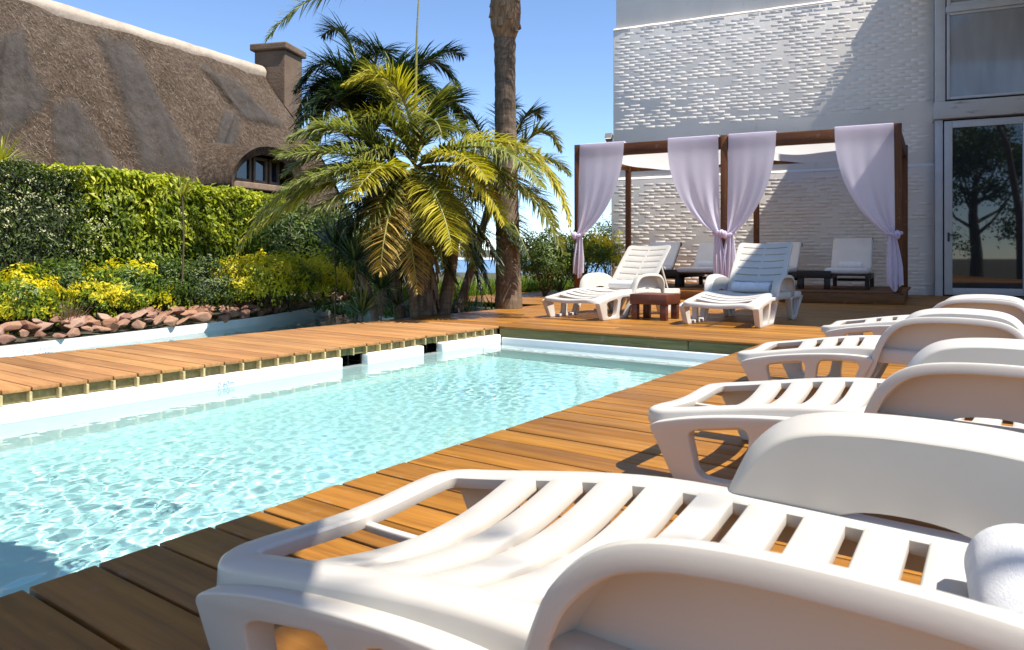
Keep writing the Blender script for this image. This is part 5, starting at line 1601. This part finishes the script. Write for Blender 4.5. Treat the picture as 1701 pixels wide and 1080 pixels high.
# ================================================================ things outside the picture that shade it
def tree_parts():
    r = random.Random(9); tr_ = MB(); P = []
    tr_.tube([(0, 0, -.1), (.1, .05, 1.5), (-.05, .1, 3.0), (0, 0, 4.6)], [.26, .2, .16, .08], 10)
    for i in range(9):
        a = i * 2.4; z0 = 2.2 + .25 * i; e = Vector((math.cos(a) * r.uniform(1.2, 2.2), math.sin(a) * r.uniform(1.2, 2.2), z0 + r.uniform(1.0, 2.2)))
        tr_.tube([(0, .05, z0), (e.x * .5, e.y * .5, z0 + .5), e], [.08, .05, .02], 6)
        for _ in range(7):
            c = e + Vector((r.gauss(0, .6), r.gauss(0, .6), r.gauss(0, .5)))
            P += [c + Vector((r.gauss(0, .3), r.gauss(0, .3), r.gauss(0, .22))) for _ in range(130)]
    P = np.array([tuple(p) for p in P]); rr = np.random.default_rng(3)
    V, F = leaves(P, rr.normal(0, 1, P.shape), .16, .09, 4, spread=.4)
    return tr_.mesh('trunk', M['bark'], smooth=60), fast_mesh('crown', V, F, M['l_bush'], np.repeat(np.clip(rr.normal(.45, .2, len(P)), 0, 1), 4))
tm, cm = tree_parts()
for (x, y, s_, rz_, lab) in ((4.2, -7.5, .9, 0, 'smaller leafy green tree behind the camera near the deck'), (8.2, -9.5, 1.25, 1.3, 'tall leafy green tree behind the camera farthest to the right'), (6.2, -13.5, 1.4, 2.2, 'largest leafy green tree farthest behind the camera')):
    t = empty('garden_tree', (x, y, -1.0), rz_, s_); tag(t, lab, 'tree', 'garden trees behind the camera')
    link('trunk', tm, t); link('crown', cm, t)
# light-leaved tree to the right: throws the soft spots on the nearest lounger
t = empty('garden_tree', (6.13, .45, -.9)); tag(t, 'slender tree with a thin crown right of the deck', 'tree', 'garden trees beside the deck')
mb = MB(); mb.tube([(0, 0, 0), (-.1, .05, 3), (-.6, .3, 5.6), (-1.6, .7, 7.6), (-2.4, .8, 8.2)], [.17, .13, .09, .05, .02], 9); mb.build('trunk', M['bark'], t, smooth=60)
r = random.Random(12); P = []
for i in range(9):
    c = Vector((-2.35 + r.uniform(-1.0, 1.0), .72 + r.uniform(-.45, .45), 8.1 + r.uniform(-.7, .7)))
    n_ = r.choice((5, 9, 14))
    P += [c + Vector((r.gauss(0, .10), r.gauss(0, .10), r.gauss(0, .10))) for _ in range(n_)]
P = np.array([tuple(p) for p in P]); rr = np.random.default_rng(8)
V, F = leaves(P, rr.normal(0, 1, P.shape) + np.array([0, 0, 1.5]), .15, .07, 5, spread=.3)
link('crown', fast_mesh('crown', V, F, M['l_bush'], np.repeat(rr.random(len(P)), 4)), t)
# octagonal parasol above and left of the camera
pc = Vector((-.84, -.15, 0))
um = empty('parasol', pc); tag(um, 'pale octagonal parasol standing over the near end of the deck', 'parasol')
mb = MB(); mb.tube([(0, 0, 0), (0, 0, 2.62)], .022, 12); mb.build('pole', plain('parasol_pole', (.5, .5, .5), .4), um, smooth=True)
mb = MB(); mb.tube([(0, 0, 0), (0, 0, .05), (0, 0, .07)], [.26, .25, .06], 24); mb.build('base', plain('parasol_base', (.25, .25, .25), .8), um)
for k_ in range(8):
    a0, a1 = R(22.5 + 45 * k_), R(67.5 + 45 * k_)
    A_, B_, T_ = Vector((math.cos(a0) * 1.5, math.sin(a0) * 1.5, 2.10)), Vector((math.cos(a1) * 1.5, math.sin(a1) * 1.5, 2.10)), Vector((0, 0, 2.58))
    mb = MB(); mb.add([A_, B_, T_, A_ + Vector((0, 0, -.10)), B_ + Vector((0, 0, -.10))], [(0, 1, 2), (0, 3, 4, 1)]); mb.build('canopy_panel', M['parasol'] if 'parasol' in M else plain('parasol_cloth', (.62, .58, .50), .9), um)
    mb = MB(); mb.tube([T_ * .985, A_ + Vector((0, 0, -.02))], .010, 6); mb.build('rib', plain('parasol_rib', (.4, .4, .4), .5) if k_ == 0 else bpy.data.materials['parasol_rib'], um)
